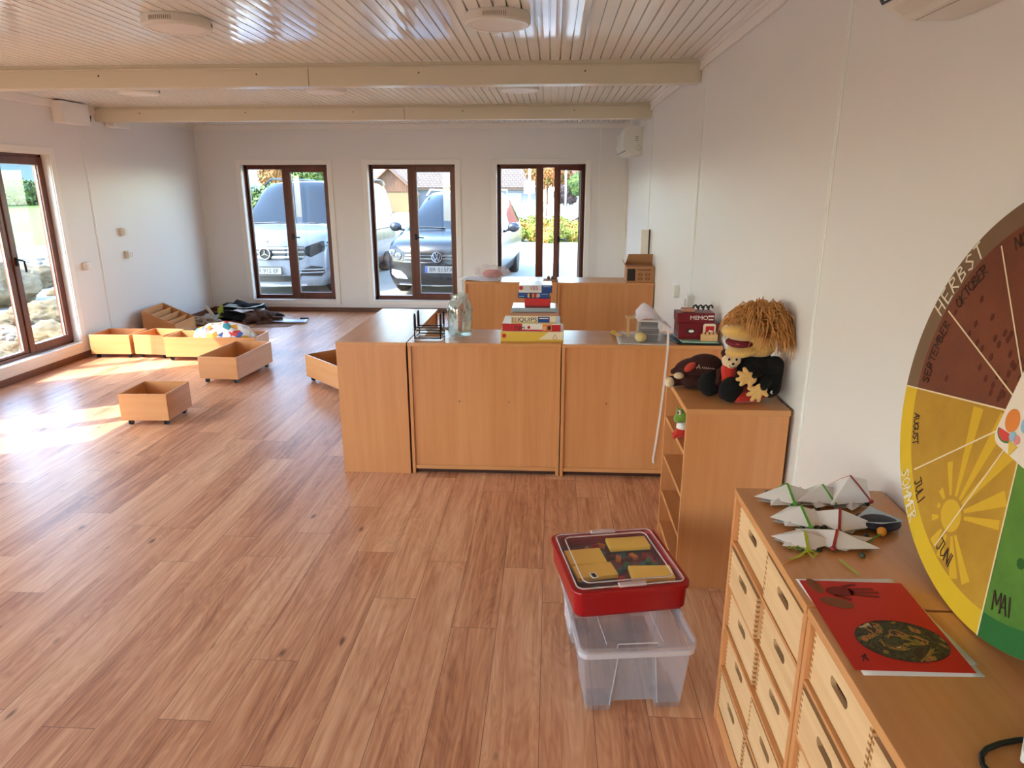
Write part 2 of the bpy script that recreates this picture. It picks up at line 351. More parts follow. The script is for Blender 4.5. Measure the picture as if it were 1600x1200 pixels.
# openings -------------------------------------------------------------
OW, OZ0, OZ1 = 1.21, .165, 2.035
far_c = [-3.690, -1.926, -.157]
left_c = [6.11, 3.72, 1.33, -1.06]  # last two windows are unseen, added to bring in more daylight
back_c = [-2.8]  # unseen window opening, added behind the viewer to brighten the room
def wall_with_openings(name, m, a0, a1, cs, place, z1=ZC+.02, label=None, ow=OW, oz1=OZ1, oz0=OZ0):
    b = MB(); edges = [a0]
    for c in sorted(cs): edges += [c-ow/2, c+ow/2]
    edges.append(a1)
    for i in range(0, len(edges), 2): b.box(*place(edges[i], edges[i+1], -.08, z1))
    for c in cs:
        b.box(*place(c-ow/2, c+ow/2, -.08, oz0)); b.box(*place(c-ow/2, c+ow/2, oz1, z1))
    o = b.build(name, m); struct(o, label); return o
wall_with_openings('wall_far', M_WY, XL-WT, XR+WT, far_c, lambda a, c, z0, z1: (a, YF, z0, c, YF+WT, z1), label='white panelled end wall with three windows')
wall_with_openings('wall_left', M_WX, YB, YF, left_c, lambda a, c, z0, z1: (XL-WT, a, z0, XL, c, z1), label='white panelled left wall with windows')
wall_with_openings('wall_back', M_WY, XL-WT, XR+WT, back_c, lambda a, c, z0, z1: (a, YB-WT, z0, c, YB, z1), label='white panelled wall behind the viewer', ow=1.45, oz1=2.3)
simple('wall_right', M_WX, [(XR, YB, -.08, XR+WT, YF, ZC+.02)], label='white panelled right wall')
simple('baseboard_left', M_BASE, [(XL, YB, 0, XL+.014, YF, .066)], .003); simple('baseboard_far', M_BASEX, [(XL, YF-.014, 0, XR, YF, .066)], .003); simple('baseboard_right', M_BASE, [(XR-.014, YB, 0, XR, YF, .066)], .003)
simple('crown_left', M_TRIM, [(XL, YB, 2.478, XL+.016, YF, ZC), (XL, YB, 2.53, XL+.03, YF, ZC)], .004).name = 'trim_5'
simple('trim_6', M_TRIM, [(XR-.016, YB, 2.478, XR, YF, ZC), (XR-.03, YB, 2.53, XR, YF, ZC)], .004)
simple('trim_7', M_TRIM, [(XL, YF-.016, 2.478, XR, YF, ZC), (XL, YF-.03, 2.53, XR, YF, ZC)], .004)
# wall cover strips
M_STRIP = mat('cover_strip', (238, 236, 232), .35)
k = 8
for y in (2.627, 4.955, 7.365, .3): simple('trim_%d' % k, M_STRIP, [(XR-.004, y-.014, .0, XR, y+.014, 2.478), (XR-.007, y-.003, 0, XR, y+.003, 2.478)], .001); k += 1
for y in (7.24, 4.9): simple('trim_%d' % k, M_STRIP, [(XL, y-.014, .066, XL+.004, y+.014, 2.478), (XL, y-.003, .066, XL+.007, y+.003, 2.478)], .001); k += 1
simple('trim_%d' % k, M_STRIP, [(XL, YF-.02, .066, XL+.02, YF, 2.478)], .004); k += 1
simple('trim_%d' % k, M_STRIP, [(.62, YF-.004, .066, .635, YF, 2.478)], .001); k += 1

# windows ---------------------------------------------------------------
def window(idx, origin, u, nrm, ow=OW, z0=OZ0, z1=OZ1, opened=0, label=None, casing=True, fw=.062, sw=.075):
    """origin = opening centre on the inner wall plane at floor; u = left to right seen from inside; nrm = outward"""
    root = bpy.data.objects.new('window_%d' % idx, None); COL.objects.link(root); struct(root, label)
    root.matrix_world = basis(origin, u, nrm)   # local x=u, y=outward, z = u x n  (must be +Z)
    h = ow/2
    if casing:
        b = MB(); cw = .07
        for q in ((-h-cw, -.012, z0-.055, -h, .0, z1+.06), (h, -.012, z0-.055, h+cw, 0, z1+.06), (-h, -.012, z1, h, 0, z1+.06), (-h, -.012, z0-.055, h, 0, z0)): b.box(*q)
        for q in ((-h-.002, 0, z0, -h+.006, .085, z1), (h-.006, 0, z0, h+.002, .085, z1), (-h, 0, z1-.006, h, .085, z1+.002), (-h, -.018, z0-.002, h, .085, z0+.008)): b.box(*q)
        b.build('casing', M_TRIM, root, bevel=.003)
    d0, d1 = .08, .15
    b = MB()
    for q in ((-h, d0, z0, -h+fw*.8, d1, z1), (h-fw*.8, d0, z0, h, d1, z1), (-h, d0, z1-fw*.8, h, d1, z1), (-h, d0, z0, h, d1, z0+fw*.8)): b.box(*q)
    b.build('frame', M_FRAME, root, bevel=.004)
    zi0, zi1 = z0+fw*.5, z1-fw*.5
    def sash(name, x0, x1, mx0, mx1, mt, hinge=None, ang=0, handle=None, handle_side=1, front=.0):
        T = Matrix.Identity(4)
        if hinge is not None: T = Matrix.Translation((hinge, d0, 0)) @ Matrix.Rotation(ang, 4, 'Z') @ Matrix.Translation((-hinge, -d0, 0))
        b = MB(); y0, y1 = d0-front, d0+.052
        for q in ((x0, y0, zi0, x0+mx0, y1, zi1), (x1-mx1, y0, zi0, x1, y1, zi1), (x0+mx0, y0, zi1-mt, x1-mx1, y1, zi1), (x0+mx0, y0, zi0, x1-mx1, y1, zi0+mt)): b.box(*q)
        s = b.build(name, M_FRAME, root, bevel=.005, M=T)
        g = MB(); g.box(x0+mx0, d0+.022, zi0+mt, x1-mx1, d0+.026, zi1-mt); g.build('glass', M_GLASS, s, M=T)
        gb = MB(); e = .007
        for q in ((x0+mx0, d0+.012, zi0+mt, x0+mx0+e, d0+.03, zi1-mt), (x1-mx1-e, d0+.012, zi0+mt, x1-mx1, d0+.03, zi1-mt)): gb.box(*q)
        gb.build('glazing_bead', mat('bead_grey', (150, 140, 128), .5), s, M=T)
        if handle is not None:
            hb = MB(); hb.box(handle-.013, y0-.010, 1.02, handle+.013, y0, 1.10)
            hb.tube([(handle, y0, 1.06), (handle, y0-.045, 1.06), (handle+handle_side*.03, y0-.05, 1.058), (handle+handle_side*.12, y0-.05, 1.05)], .0085, 8) if handle_side else hb.tube([(handle, y0, 1.075), (handle, y0-.04, 1.075), (handle+.028, y0-.055, 1.06), (handle+.034, y0-.055, .96)], .0095, 8)
            hb.build('handle', M_BLACK, s, smooth=True, M=T)
    sash('sash', -h+fw*.35, -.012, .034, .05, .034)
    if opened:
        sash('sash', .01, h-fw*.2, .058, .058, .062, hinge=h-fw*.2, ang=opened, handle=.04, handle_side=1, front=.012)
        b = MB(); b.box(-.02, d0, zi0, .035, d1-.02, zi1); b.build('mullion', M_FRAME, root, bevel=.004)
    else:
        sash('sash', -.012, h-fw*.2, .068, .068, .072, handle=.022, handle_side=(0 if idx in (4, 5, 6, 7) else 1), front=.012)
    return root
for i, c in enumerate(far_c):
    # local z must be up: u x n = (1,0,0)x(0,1,0) = +z
    window(i+1, (c, YF, 0), (1, 0, 0), (0, 1, 0), opened=(R_(50) if i == 2 else 0), label=['left', 'middle', 'right'][i]+' brown-framed window in the far wall'+(' with its right sash open' if i == 2 else ''))
for i, c in enumerate(left_c):
    window(4+i, (XL, c, 0), (0, 1, 0), (-1, 0, 0), label='brown-framed window in the left wall')
for i, c in enumerate(back_c):
    window(8+i, (c, YB, 0), (-1, 0, 0), (0, -1, 0), ow=1.45, z1=2.3, label='unseen brown-framed window added behind the viewer for daylight')
# sill board below the left windows (white apron down to the skirting)
for i, c in enumerate(left_c):
    simple('trim_%d' % k, M_TRIM, [(XL, c-OW/2-.07, .066, XL+.012, c+OW/2+.07, OZ0-.055)], .002); k += 1

# sky portals at the window openings
def portal(loc, sx, sy, direction):
    ld = bpy.data.lights.new('sky_portal', 'AREA'); ld.shape = 'RECTANGLE'; ld.size = sx; ld.size_y = sy; ld.cycles.is_portal = True
    o = bpy.data.objects.new('sky_portal', ld); COL.objects.link(o); o.location = loc; o.rotation_euler = Vector(direction).to_track_quat('-Z', 'Z').to_euler()
for c in far_c: portal((c, YF+WT+.02, 1.1), 1.21, 1.9, (0, -1, 0))
for c in left_c: portal((XL-WT-.02, c, 1.1), 1.21, 1.9, (1, 0, 0))
for c in back_c: portal((c, YB-WT-.02, 1.2), 1.45, 2.2, (0, 1, 0))
# ================================================================== OUTSIDE
GZ = -.12
M_PAVE = mat('paving', (140, 134, 124), .85, noise_amt=.12, noise_scale=3)
simple('forecourt_paving', M_PAVE, [(-16, YF+WT, GZ-.2, 30, 24.6, GZ)], label='pale paved forecourt outside the end windows')
simple('back_ground', mat('back_ground_m', (150, 150, 120), .9, noise_amt=.2, noise_scale=2), [(-60, 24.6, GZ-1, 60, 27.4, GZ-.06), (-60, 27.4, GZ-1, -4.6, 40, GZ-.06), (-60, 40, GZ-1, 60, 120, GZ-.06)], label='ground beyond the forecourt')
simple('street_surface', mat('street_m', (170, 168, 164), .9), [(-4.6, 27.4, GZ-1, 60, 40, GZ-.63)], label='lower street behind the roadside shrubs')
M_GRAVEL = mat('gravel_m', (108, 98, 82), .9, noise_amt=.35, noise_scale=18, bump=.6, bump_scale=30)
simple('gravel_bank', M_GRAVEL, [(-14, -25, GZ-.4, XL-WT, YF+WT, GZ-.1), (-14, YF+WT, GZ-.4, -10.5, 24, GZ-.04)], label='gravel ground along the left side of the building')
simple('gravel_path', mat('path_m', (176, 172, 166), .9, noise_amt=.1, noise_scale=4), [(-18, -30, GZ-.3, -13.2, 60, GZ-.06)], label='pale path across the lawn edge')
b = MB(); M_LAWN = mat('lawn_m', (84, 112, 14), .9, noise_amt=.3, noise_scale=9)
b.quad((-18, -30, GZ-.05), (-18, 90, GZ-.05), (-40, 90, .55), (-40, -30, .55)); b.quad((-40, -30, .55), (-40, 90, .55), (-90, 90, 1.1), (-90, -30, 1.1))
struct(b.build('lawn', M_LAWN), 'bright green lawn rising behind the path')

LEAFM = {}
def leafy(name, m, blobs, n, leaf=.07, parent=None, seed=1, core=True):
    """leaf clusters spread over ellipsoid crowns: blobs = (cx,cy,cz,rx,ry,rz)"""
    rd = random.Random(seed); b = bmesh.new(); tot = sum(q[3]*q[5] for q in blobs)
    for (cx, cy, cz, rx, ry, rz) in blobs:
        if core:
            T = Matrix.Translation((cx, cy, cz)) @ Matrix.Diagonal((rx*.84, ry*.84, rz*.84, 1)); r = bmesh.ops.create_icosphere(b, subdivisions=3, radius=1, matrix=T)
            for v in r['verts']: v.co += Vector((cx, cy, cz)).lerp(v.co, 1).normalized()*0+ (v.co-Vector((cx, cy, cz)))*.22*noise.noise(v.co*3.1)
        for i in range(int(n*rx*rz/tot)):
            d = Vector((rd.gauss(0, 1), rd.gauss(0, 1), rd.gauss(0, 1))).normalized(); s = 1+.22*noise.noise(Vector((cx, cy, cz))+d*2.3)+rd.uniform(-.14, .08)
            p = Vector((cx+d.x*rx*s, cy+d.y*ry*s, cz+d.z*rz*s))
            a = Vector((rd.gauss(0, 1), rd.gauss(0, 1), rd.gauss(0, 1))).normalized(); c = a.cross(d)
            if c.length < .1: continue
            c.normalize(); L = leaf*rd.uniform(.6, 1.3)
            vs = [b.verts.new(p+q) for q in (-a*L, c*L*.5, a*L, -c*L*.5)]; b.faces.new(vs)
    me = bpy.data.meshes.new(name); b.to_mesh(me); b.free(); me.materials.append(m)
    o = bpy.data.objects.new(name, me); COL.objects.link(o); o.parent = parent; return o
def leafmat(name, cols, scale=6):
    if name in MATS: return MATS[name]
    m = bpy.data.materials.new(name); m.use_nodes = True; n = m.node_tree.nodes; l = m.node_tree.links; b = n['Principled BSDF']; b.inputs['Roughness'].default_value = .7
    tc = n.new('ShaderNodeTexCoord'); nz = n.new('ShaderNodeTexNoise'); nz.inputs['Scale'].default_value = scale; nz.inputs['Detail'].default_value = 6; l.new(tc.outputs['Object'], nz.inputs['Vector'])
    r = n.new('ShaderNodeValToRGB'); e = r.color_ramp.elements; k = len(cols); e[0].position = .34; e[0].color = lin(cols[0])+(1,); e[1].position = .66; e[1].color = lin(cols[-1])+(1,)
    for i in range(1, k-1): q = e.new(.34+.32*i/(k-1)); q.color = lin(cols[i])+(1,)
    l.new(nz.outputs[0], r.inputs[0]); l.new(r.outputs[0], b.inputs['Base Color']); MATS[name] = m; return m
GREEN = leafmat('leaf_green', [(30, 52, 18), (60, 86, 28), (96, 112, 40)], 3)
AUT = leafmat('leaf_autumn', [(76, 88, 34), (134, 84, 38), (150, 98, 56)], 2.2)
SHRUB = leafmat('leaf_shrub', [(144, 80, 40), (142, 124, 40), (104, 122, 40), (148, 134, 60)], 2.5)
PURP = leafmat('leaf_purple', [(38, 30, 36), (66, 44, 52), (60, 70, 40)], 3)

# shrub bed beyond the forecourt: six bushes
sx_ = [(-2.1, .95), (-1.35, .85), (-.55, .9), (.25, .85), (.95, .7), (-.1, .5)]
labs = ['orange and yellow bush at the left end of the roadside bed', 'yellow-green bush behind the white sign post', 'tall yellow bush right of the sign post', 'yellow-green bush behind the open window sash', 'orange bush at the right end of the bed by the parked car', 'low yellow bush in front of the roadside bed']
for i, ((x, h), lb) in enumerate(zip(sx_, labs)):
    yy = 26.2 if i < 5 else 24.9
    o = leafy('shrub', SHRUB, [(0, 0, h*.45, .5 if i < 5 else .4, .5, h*.52)], 2600, .07, seed=i+3); o.location = (x, yy, GZ-.03); tag(o, lb, 'bush', 'shrubs in the roadside bed')
o = leafy('hedge', GREEN, [(-20+2*q, 40, .75, 1.5, .9, 1.15) for q in range(4)], 9000, .12, seed=31); tag(o, 'clipped green hedge behind the silver van', 'hedge')
o = leafy('hedge', GREEN, [(-41, 22+4.2*q, 1.35, 1.2, 2.9, 1.15) for q in range(11)], 16000, .2, seed=32); tag(o, 'long green hedge at the back of the lawn', 'hedge')
def tree(loc, h, r, m, lab, seed, cat='tree', trunk=.09, name='tree'):
    t = thing(name, lab, cat, loc)
    b = MB(); b.tube([(0, 0, 0), (.03, .02, h*.5), (0, 0, h*.8)], trunk, 10, r_end=trunk*.6); b.build('trunk', mat('bark', (96, 74, 58), .9, noise_amt=.3, noise_scale=12), t, smooth=True)
    leafy('crown', m, [(0, 0, h, r, r, r*.95), (r*.55, -.2, h-.35*r, r*.6, r*.6, r*.55), (-r*.5, .1, h+.1*r, r*.6, r*.6, r*.55)], 5200, r*.09, t, seed)
tree((-.35, 45, GZ-.06), 3.3, 1.35, AUT, 'orange-leaved tree above the roadside shrubs', 41)
tree((.75, 43, GZ-.06), 1.55, .62, PURP, 'dark purple round shrub tree right of the orange tree', 42, name='shrub_tree')
tree((1.75, 42, GZ-.06), 2.2, .75, GREEN, 'green tree right of the dark purple shrub', 43)
tree((-16.6, 50, GZ-.06), 3.2, 1.7, GREEN, 'broad green tree behind the roof of the silver van', 44)
tree((-21.0, 54, GZ-.06), 3.0, 1.5, AUT, 'yellowing tree left behind the silver van', 45)

# fence of white pickets
fr = thing('picket_fence', 'white picket fence behind the roadside shrubs', 'fence', (-4.6, 40.4, GZ-.06))
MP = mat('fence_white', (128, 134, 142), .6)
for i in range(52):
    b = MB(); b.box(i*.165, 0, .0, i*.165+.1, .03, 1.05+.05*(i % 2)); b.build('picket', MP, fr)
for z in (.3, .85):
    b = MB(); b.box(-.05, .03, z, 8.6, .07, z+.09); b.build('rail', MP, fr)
# sign post
sp_ = thing('sign_post', 'white post with a square white sign board', 'sign', (-.87, 26.9, GZ-.05))
b = MB(); b.cyl((0, 0, 0), .045, 4.2, 14); b.build('post', mat('post_white', (236, 236, 236), .4), sp_, smooth=True)
b = MB(); b.box(-.2, -.07, 1.72, .2, -.05, 2.18); b.build('sign_board', mat('sign_white', (240, 242, 244), .4), sp_, bevel=.01)
pl_ = thing('lamp_post', 'thin white lamp post near the right edge of the open window', 'post', (.75, 40.2, GZ-.06))
b = MB(); b.cyl((0, 0, 0), .05, 5, 12); b.build('post', MATS['post_white'], pl_, smooth=True)

# long house with tiled roof
M_TILE = bpy.data.materials.new('roof_tiles'); M_TILE.use_nodes = True
_n = M_TILE.node_tree.nodes; _l = M_TILE.node_tree.links; _b = _n['Principled BSDF']; _b.inputs['Roughness'].default_value = .8
_tc = _n.new('ShaderNodeTexCoord'); _br = _n.new('ShaderNodeTexBrick'); _br.inputs['Scale'].default_value = 1.0; _br.inputs['Brick Width'].default_value = .34; _br.inputs['Row Height'].default_value = .33; _br.inputs['Mortar Size'].default_value = .035
_br.inputs['Color1'].default_value = lin((104, 88, 76))+(1,); _br.inputs['Color2'].default_value = lin((88, 74, 64))+(1,); _br.inputs['Mortar'].default_value = lin((60, 50, 44))+(1,)
_l.new(_tc.outputs['Object'], _br.inputs['Vector']); _l.new(_br.outputs[0], _b.inputs['Base Color'])
def slope(name, x0, x1, y0, z0, y1, z1, parent, m=M_TILE, th=.12):
    L = math.hypot(y1-y0, z1-z0); b = MB(); b.box(0, 0, -th, x1-x0, L, 0); o = b.build(name, m, parent)
    o.matrix_local = basis((x0, y0, z0), (1, 0, 0), (0, (y1-y0)/L, (z1-z0)/L)); return o
ho = thing('house', 'long white house with a beige tiled roof and a timber gable end', 'house', (-7, 62, GZ-.06)); g0 = .18
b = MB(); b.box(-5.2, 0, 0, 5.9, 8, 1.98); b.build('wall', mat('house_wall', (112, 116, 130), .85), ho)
slope('roof', -7.4, 6.4, -.55, 2.05, 4.6, 5.6, ho); slope('roof', 6.4, -7.4, 9.75, 2.05, 4.6, 5.6, ho) if 0 else None
b = MB(); b.box(-6.9, -.5, 1.88, 6.4, -.3, 2.0); b.build('fascia', mat('fascia_brown', (92, 66, 52), .7), ho)
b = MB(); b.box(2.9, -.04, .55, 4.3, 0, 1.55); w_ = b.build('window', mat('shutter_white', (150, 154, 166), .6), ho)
b = MB()
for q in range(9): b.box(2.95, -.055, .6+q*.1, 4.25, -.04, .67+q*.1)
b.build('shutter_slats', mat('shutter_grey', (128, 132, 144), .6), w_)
b = MB(); b.tube([(-.6, -.45, 1.95), (.4, -.3, 1.75), (.7, -.1, 1.3), (.7, -.08, 0)], .05, 8); b.build('downpipe', mat('pipe_grey', (120, 116, 112), .5), ho, smooth=True)
# gable porch / garage
gx0, gx1, gy, gp, ge = -8.9, -4.75, -2.0, 3.65, 1.72
b = MB(); b.box(gx0, gy, 0, gx1, 3, ge); b.build('garage_wall', mat('garage_wall_m', (140, 118, 88), .8), ho)
b = MB(); M_BOARD = wood('gable_boards', (96, 64, 46), (122, 86, 66), 'Z', .7, scale=.4)
b.prism([(gx0, ge), (gx1, ge), ((gx0+gx1)/2, gp)], .1, Matrix.Translation((0, gy, 0)) @ Matrix.Rotation(R_(90), 4, 'X')); b.build('gable', M_BOARD, ho)
b = MB()
for q in range(26):
    xx = gx0+.08+q*.16; zt = ge+(gp-ge)*(1-abs(xx-(gx0+gx1)/2)/((gx1-gx0)/2)); b.box(xx, gy-.13, ge-.05, xx+.03, gy-.1, zt) if zt > ge+.05 else None
b.build('gable_battens', mat('batten_brown', (120, 80, 58), .7), ho)
b = MB()
for q in range(12): b.box(gx0+.3, gy-.03, .1+q*.125, gx1-.45, gy, .1+q*.125+.1)
b.build('garage_door', mat('door_beige', (134, 108, 76), .7), ho)
for s in (-1, 1):
    mx = (gx0+gx1)/2; a = (mx, gp+.12); c = (mx+s*((gx1-gx0)/2+.45), ge-.2)
    b = MB(); b.prism([a, c, (c[0], c[1]-.16), (a[0], a[1]-.18)] if s > 0 else [a, (a[0], a[1]-.18), (c[0], c[1]-.16), c], .9, Matrix.Translation((0, gy+.3, 0)) @ Matrix.Rotation(R_(90), 4, 'X')); b.build('barge_board', mat('barge_brown', (108, 78, 60), .7), ho)
b = MB(); b.box(gx1-.1, gy-.55, 0, gx1+.12, gy-.35, ge-.1); b.build('porch_post', mat('post_white', (236, 236, 236)), ho)
h2 = thing('house', 'white house with a reddish roof at the right edge of the open window', 'house', (4.2, 56, GZ-.06))
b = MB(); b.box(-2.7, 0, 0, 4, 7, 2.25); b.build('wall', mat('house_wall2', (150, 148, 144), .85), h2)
slope('roof', -3.1, 4.4, -.5, 2.3, 3.5, 4.6, h2, mat('roof_red', (118, 66, 52), .8))
b = MB(); b.box(-1.6, -.04, .8, -1.0, 0, 1.8); b.build('window', mat('win_dark', (60, 70, 84), .3), h2)
h3 = thing('house', 'pale grey-blue building behind the silver van', 'house', (-30, 70, GZ-.06))
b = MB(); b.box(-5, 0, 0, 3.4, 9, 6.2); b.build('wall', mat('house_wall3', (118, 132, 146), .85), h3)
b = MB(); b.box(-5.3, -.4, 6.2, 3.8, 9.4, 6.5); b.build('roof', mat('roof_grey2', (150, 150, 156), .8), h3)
b = MB(); b.box(.6, -.06, 0, 1.2, 0, 6.2); b.build('corner_panel', mat('house_white', (244, 244, 244), .8), h3)
b = MB(); b.cyl((2.5, -.3, 0), .1, 6.2, 10); b.build('downpipe', mat('pipe_dark', (60, 60, 66), .5), h3)
h4 = thing('house', 'long pale blue-grey building beyond the hedge behind the lawn', 'house', (-70, 60, .5))
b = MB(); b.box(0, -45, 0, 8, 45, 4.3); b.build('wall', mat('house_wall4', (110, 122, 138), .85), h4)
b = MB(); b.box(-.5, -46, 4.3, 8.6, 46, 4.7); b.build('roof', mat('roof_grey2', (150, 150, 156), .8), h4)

# boulders and stones outside the left window
M_ROCK = mat('boulder_m', (104, 88, 62), .95, noise_amt=.6, noise_scale=9, bump=1, bump_scale=14)
M_STONE = mat('stone_m', (120, 114, 102), .9, noise_amt=.2, noise_scale=6, bump=.5, bump_scale=14)
def rock(name, loc, s, m, seed, sub=5, rough=.35):
    b = bmesh.new(); bmesh.ops.create_icosphere(b, subdivisions=sub, radius=1)
    off = Vector((seed*3.7, seed*1.3, 0))
    for v in b.verts:
        d = v.co.normalized(); f = 1+rough*noise.noise(d*1.3+off)+rough*.35*noise.noise(d*4+off)
        f += .09*noise.noise(d*9+off)+.05*noise.noise(d*19+off)-.10*abs(noise.noise(d*3.2+off*2)); q = max(abs(d.x), abs(d.y), abs(d.z)); v.co = Vector((d.x*s[0], d.y*s[1], d.z*s[2]))*f*(1-.25*(1-q))*1.08
    me = bpy.data.meshes.new(name); b.to_mesh(me); b.free(); me.materials.append(m)
    for p in me.polygons: p.use_smooth = True
    o = bpy.data.objects.new(name, me); COL.objects.link(o); o.location = loc; o.rotation_euler = (0, 0, seed); return o
bl = [(-9.2, 10.6, .62, .68, .62, .60, 'large sandy boulder in the middle of the view through the left window'), (-10.3, 12.7, .35, .6, .65, .5, 'boulder behind the large one, right part of the left window view'), (-8.3, 8.0, .35, .75, .6, .5, 'wide flat boulder low in the left window'),
      (-9.6, 9.1, .5, .45, .45, .55, 'boulder left of the large sandy one'), (-7.7, 9.8, .1, .45, .5, .36, 'low boulder in front of the large sandy one'), (-6.7, 7.2, .05, .6, .5, .32, 'reddish flat rock nearest to the left window sill'),
      (-11.1, 10.9, .4, .55, .6, .4, 'pale boulder at the top of the stone bank'), (-8.5, 12.1, .2, .5, .55, .4, 'boulder at the right foot of the stone bank'), (-6.6, 8.6, .0, .4, .4, .28, 'small rounded rock beside the flat reddish rock')]
for i, q in enumerate(bl):
    o = rock('boulder', (q[0], q[1], GZ-.1+q[2]*.55), (q[3], q[4], q[5]*.72), M_ROCK, i+1); tag(o, q[6], 'rock', 'boulders of the stone bank')
b = bmesh.new(); rd = random.Random(4)
for i in range(2600):
    x = rd.uniform(-13.6, -5.6); y = rd.uniform(3.5, 19)
    if any(abs(x-q[0]) < q[3]*1.15 and abs(y-q[1]) < q[4]*1.15 for q in bl): continue
    r = rd.uniform(.03, .1)*(1.5 if x < -9.8 else 1)
    T = Matrix.Translation((x, y, GZ-.1+r*.2+max(0, (-x-9.5))*.04)) @ Matrix.Rotation(rd.uniform(0, 6), 4, 'Z') @ Matrix.Diagonal((r, r*rd.uniform(.6, 1), r*rd.uniform(.5, .8), 1)); bmesh.ops.create_icosphere(b, subdivisions=1, radius=1, matrix=T)
me = bpy.data.meshes.new('stones'); b.to_mesh(me); b.free(); me.materials.append(M_STONE); o = bpy.data.objects.new('stones', me); COL.objects.link(o); tag(o, 'scattered pale stones of the bank outside the left window', 'stones', kind='stuff')

# ------------------------------------------------------------------ cars
def cr(a, b, c, d, t):
    return .5*((2*b)+(-a+c)*t+(2*a-5*b+4*c-d)*t*t+(-a+3*b-3*c+d)*t**3)
def spline(vals, k):
    out = []; n = len(vals)
    for i in range(n-1):
        for j in range(k):
            a, b_, c, d = vals[max(i-1, 0)], vals[i], vals[i+1], vals[min(i+2, n-1)]; out.append(tuple(cr(a[q], b_[q], c[q], d[q], j/k) for q in range(len(b_))))
    out.append(vals[-1]); return out
def car(name, label, loc, rz, S, paint, W_, H_, L_, prof, group=None, sub=4):
    """prof: stations (y, zsill, zbelt, ztop, halfwidth factor, roof half factor); glass flagged between belt and top where ztop-zbelt>.25"""
    root = thing(name, label, 'car', loc, rz, group); root.scale = (S, S, S)
    st = spline(prof, sub); body = bmesh.new(); rows = []
    hw = W_/2
    for (y, zs, zb, zt, wf, rf) in st:
        pts = []
        w = hw*wf; g = max(0, zt-zb)
        pl = [(0, zs), (w*.90, zs), (w*.985, zs+(zb-zs)*.3), (w, zs+(zb-zs)*.55), (w*.985, zs+(zb-zs)*.85), (w*.955, zb)]
        rw = hw*rf
        pl += [(w*.955+(rw-w*.955)*.5, zb+g*.5), (rw, zb+g*.86), (rw*.86, zb+g*.97), (rw*.45, zt+.01), (0, zt+.015)]
        row = []
        for (x, z) in pl:
            # plan rounding of the nose and the tail
            f = (x/hw)**2; yy = y+.30*f*max(0, 1-y/1.1)-.2*f*max(0, 1-(L_-y)/.6)
            row.append((x, yy, z))
        rows.append(row)
    nP = len(rows[0]); gl = []; ws = []; sd = []
    def face(lst, a): lst.append(a)
    quads = []
    for i in range(len(rows)-1):
        s0, s1 = st[i], st[i+1]; ym = (s0[0]+s1[0])/2
        for j in range(nP-1):
            for sgn in (1, -1):
                q = [rows[i][j], rows[i][j+1], rows[i+1][j+1], rows[i+1][j]]; q = [(sgn*p[0], p[1], p[2]) for p in q]
                if sgn < 0: q = q[::-1]
                kind = 'body'
                g0, g1 = s0[3]-s0[2], s1[3]-s1[2]
                if 5 <= j <= 6 and min(g0, g1) > .27 and ym < L_-.4: kind = 'side'
                if j >= 7 and (s1[3]-s0[3]) > .028*abs(s1[0]-s0[0])/.1 and s0[3]-s0[2] >= -.01 and .9 < ym < 2.6 and g1 > .06: kind = 'ws'
                if 5 <= j <= 6 and (s1[3]-s0[3]) > .028*abs(s1[0]-s0[0])/.1 and g1 > .06 and kind == 'body' and ym > .9: kind = 'side'
                if kind == 'side' and any(abs(ym-pp) < .05 for pp in (2.55, 3.55)): kind = 'body'
                quads.append((kind, q))
    for r_, y0_, kf in ((rows[0], st[0][0], .30), (rows[-1], st[-1][0], -.2)):
        for i in range(1, len(r_)):
            a, c = r_[i-1], r_[i]
            def PT(p, t): x_ = p[0]*t; return (x_, y0_+kf*(x_/hw)**2, p[2])
            for j in range(12):
                t0, t1 = -1+j/6, -1+(j+1)/6; quads.append(('body', [PT(a, t0), PT(a, t1), PT(c, t1), PT(c, t0)]))
    for kk, nm, m in (('body', 'body', paint), ('ws', 'windscreen', M_CARGLASS), ('side', 'side_windows', M_CARGLASS)):
        b = MB()
        for k_, q in quads:
            if k_ == kk: b.quad(*q)
        bmesh.ops.remove_doubles(b.b, verts=b.b.verts, dist=.0005); bmesh.ops.dissolve_degenerate(b.b, dist=.0001, edges=b.b.edges); b.build(nm, m, root, smooth=True)
    vv = []; ff = []
    for k_, q in quads: ff.append(tuple(range(len(vv), len(vv)+4))); vv += [Vector(p) for p in q]
    bvh = BVHTree.FromPolygons(vv, ff)
    def fy(x, y=0, z=None):
        base = y+.30*(x/hw)**2*max(0, 1-y/1.1)
        if z is None: return base
        hit = bvh.ray_cast(Vector((x, -2, z)), Vector((0, 1, 0)))[0]
        return base if hit is None or hit.y > base+.35 else hit.y
    for s in (-1, 1):
        for yw in (.92, L_-.95):
            wt = thing('wheel', None, None); wt.parent = root; wt.location = (s*(hw-.13), yw, .33); b = MB(); b.lathe([(.2, -.1), (.31, -.1), (.335, -.07), (.335, .07), (.31, .1), (.2, .1)], M=Matrix.Rotation(R_(90), 4, 'Y')); b.build('tyre', mat('tyre', (9, 9, 10), .8), wt, smooth=True)
            b = MB(); b.cyl((0, 0, -.06), .21, .12, 24, Matrix.Rotation(R_(90), 4, 'Y'))
            for q in range(5): b.box(-.03, .05, .055, .03, .2, .075, Matrix.Rotation(R_(90), 4, 'Y') @ Matrix.Rotation(q*R_(72), 4, 'Z'))
            b.build('rim', mat('rim_silver', (170, 172, 178), .3, .8), wt)
    return root, fy, hw
M_CARGLASS = mat('car_glass', (6, 14, 20), .04, spec=.5)
M_CHROME = mat('chrome', (190, 194, 200), .14, 1.0)
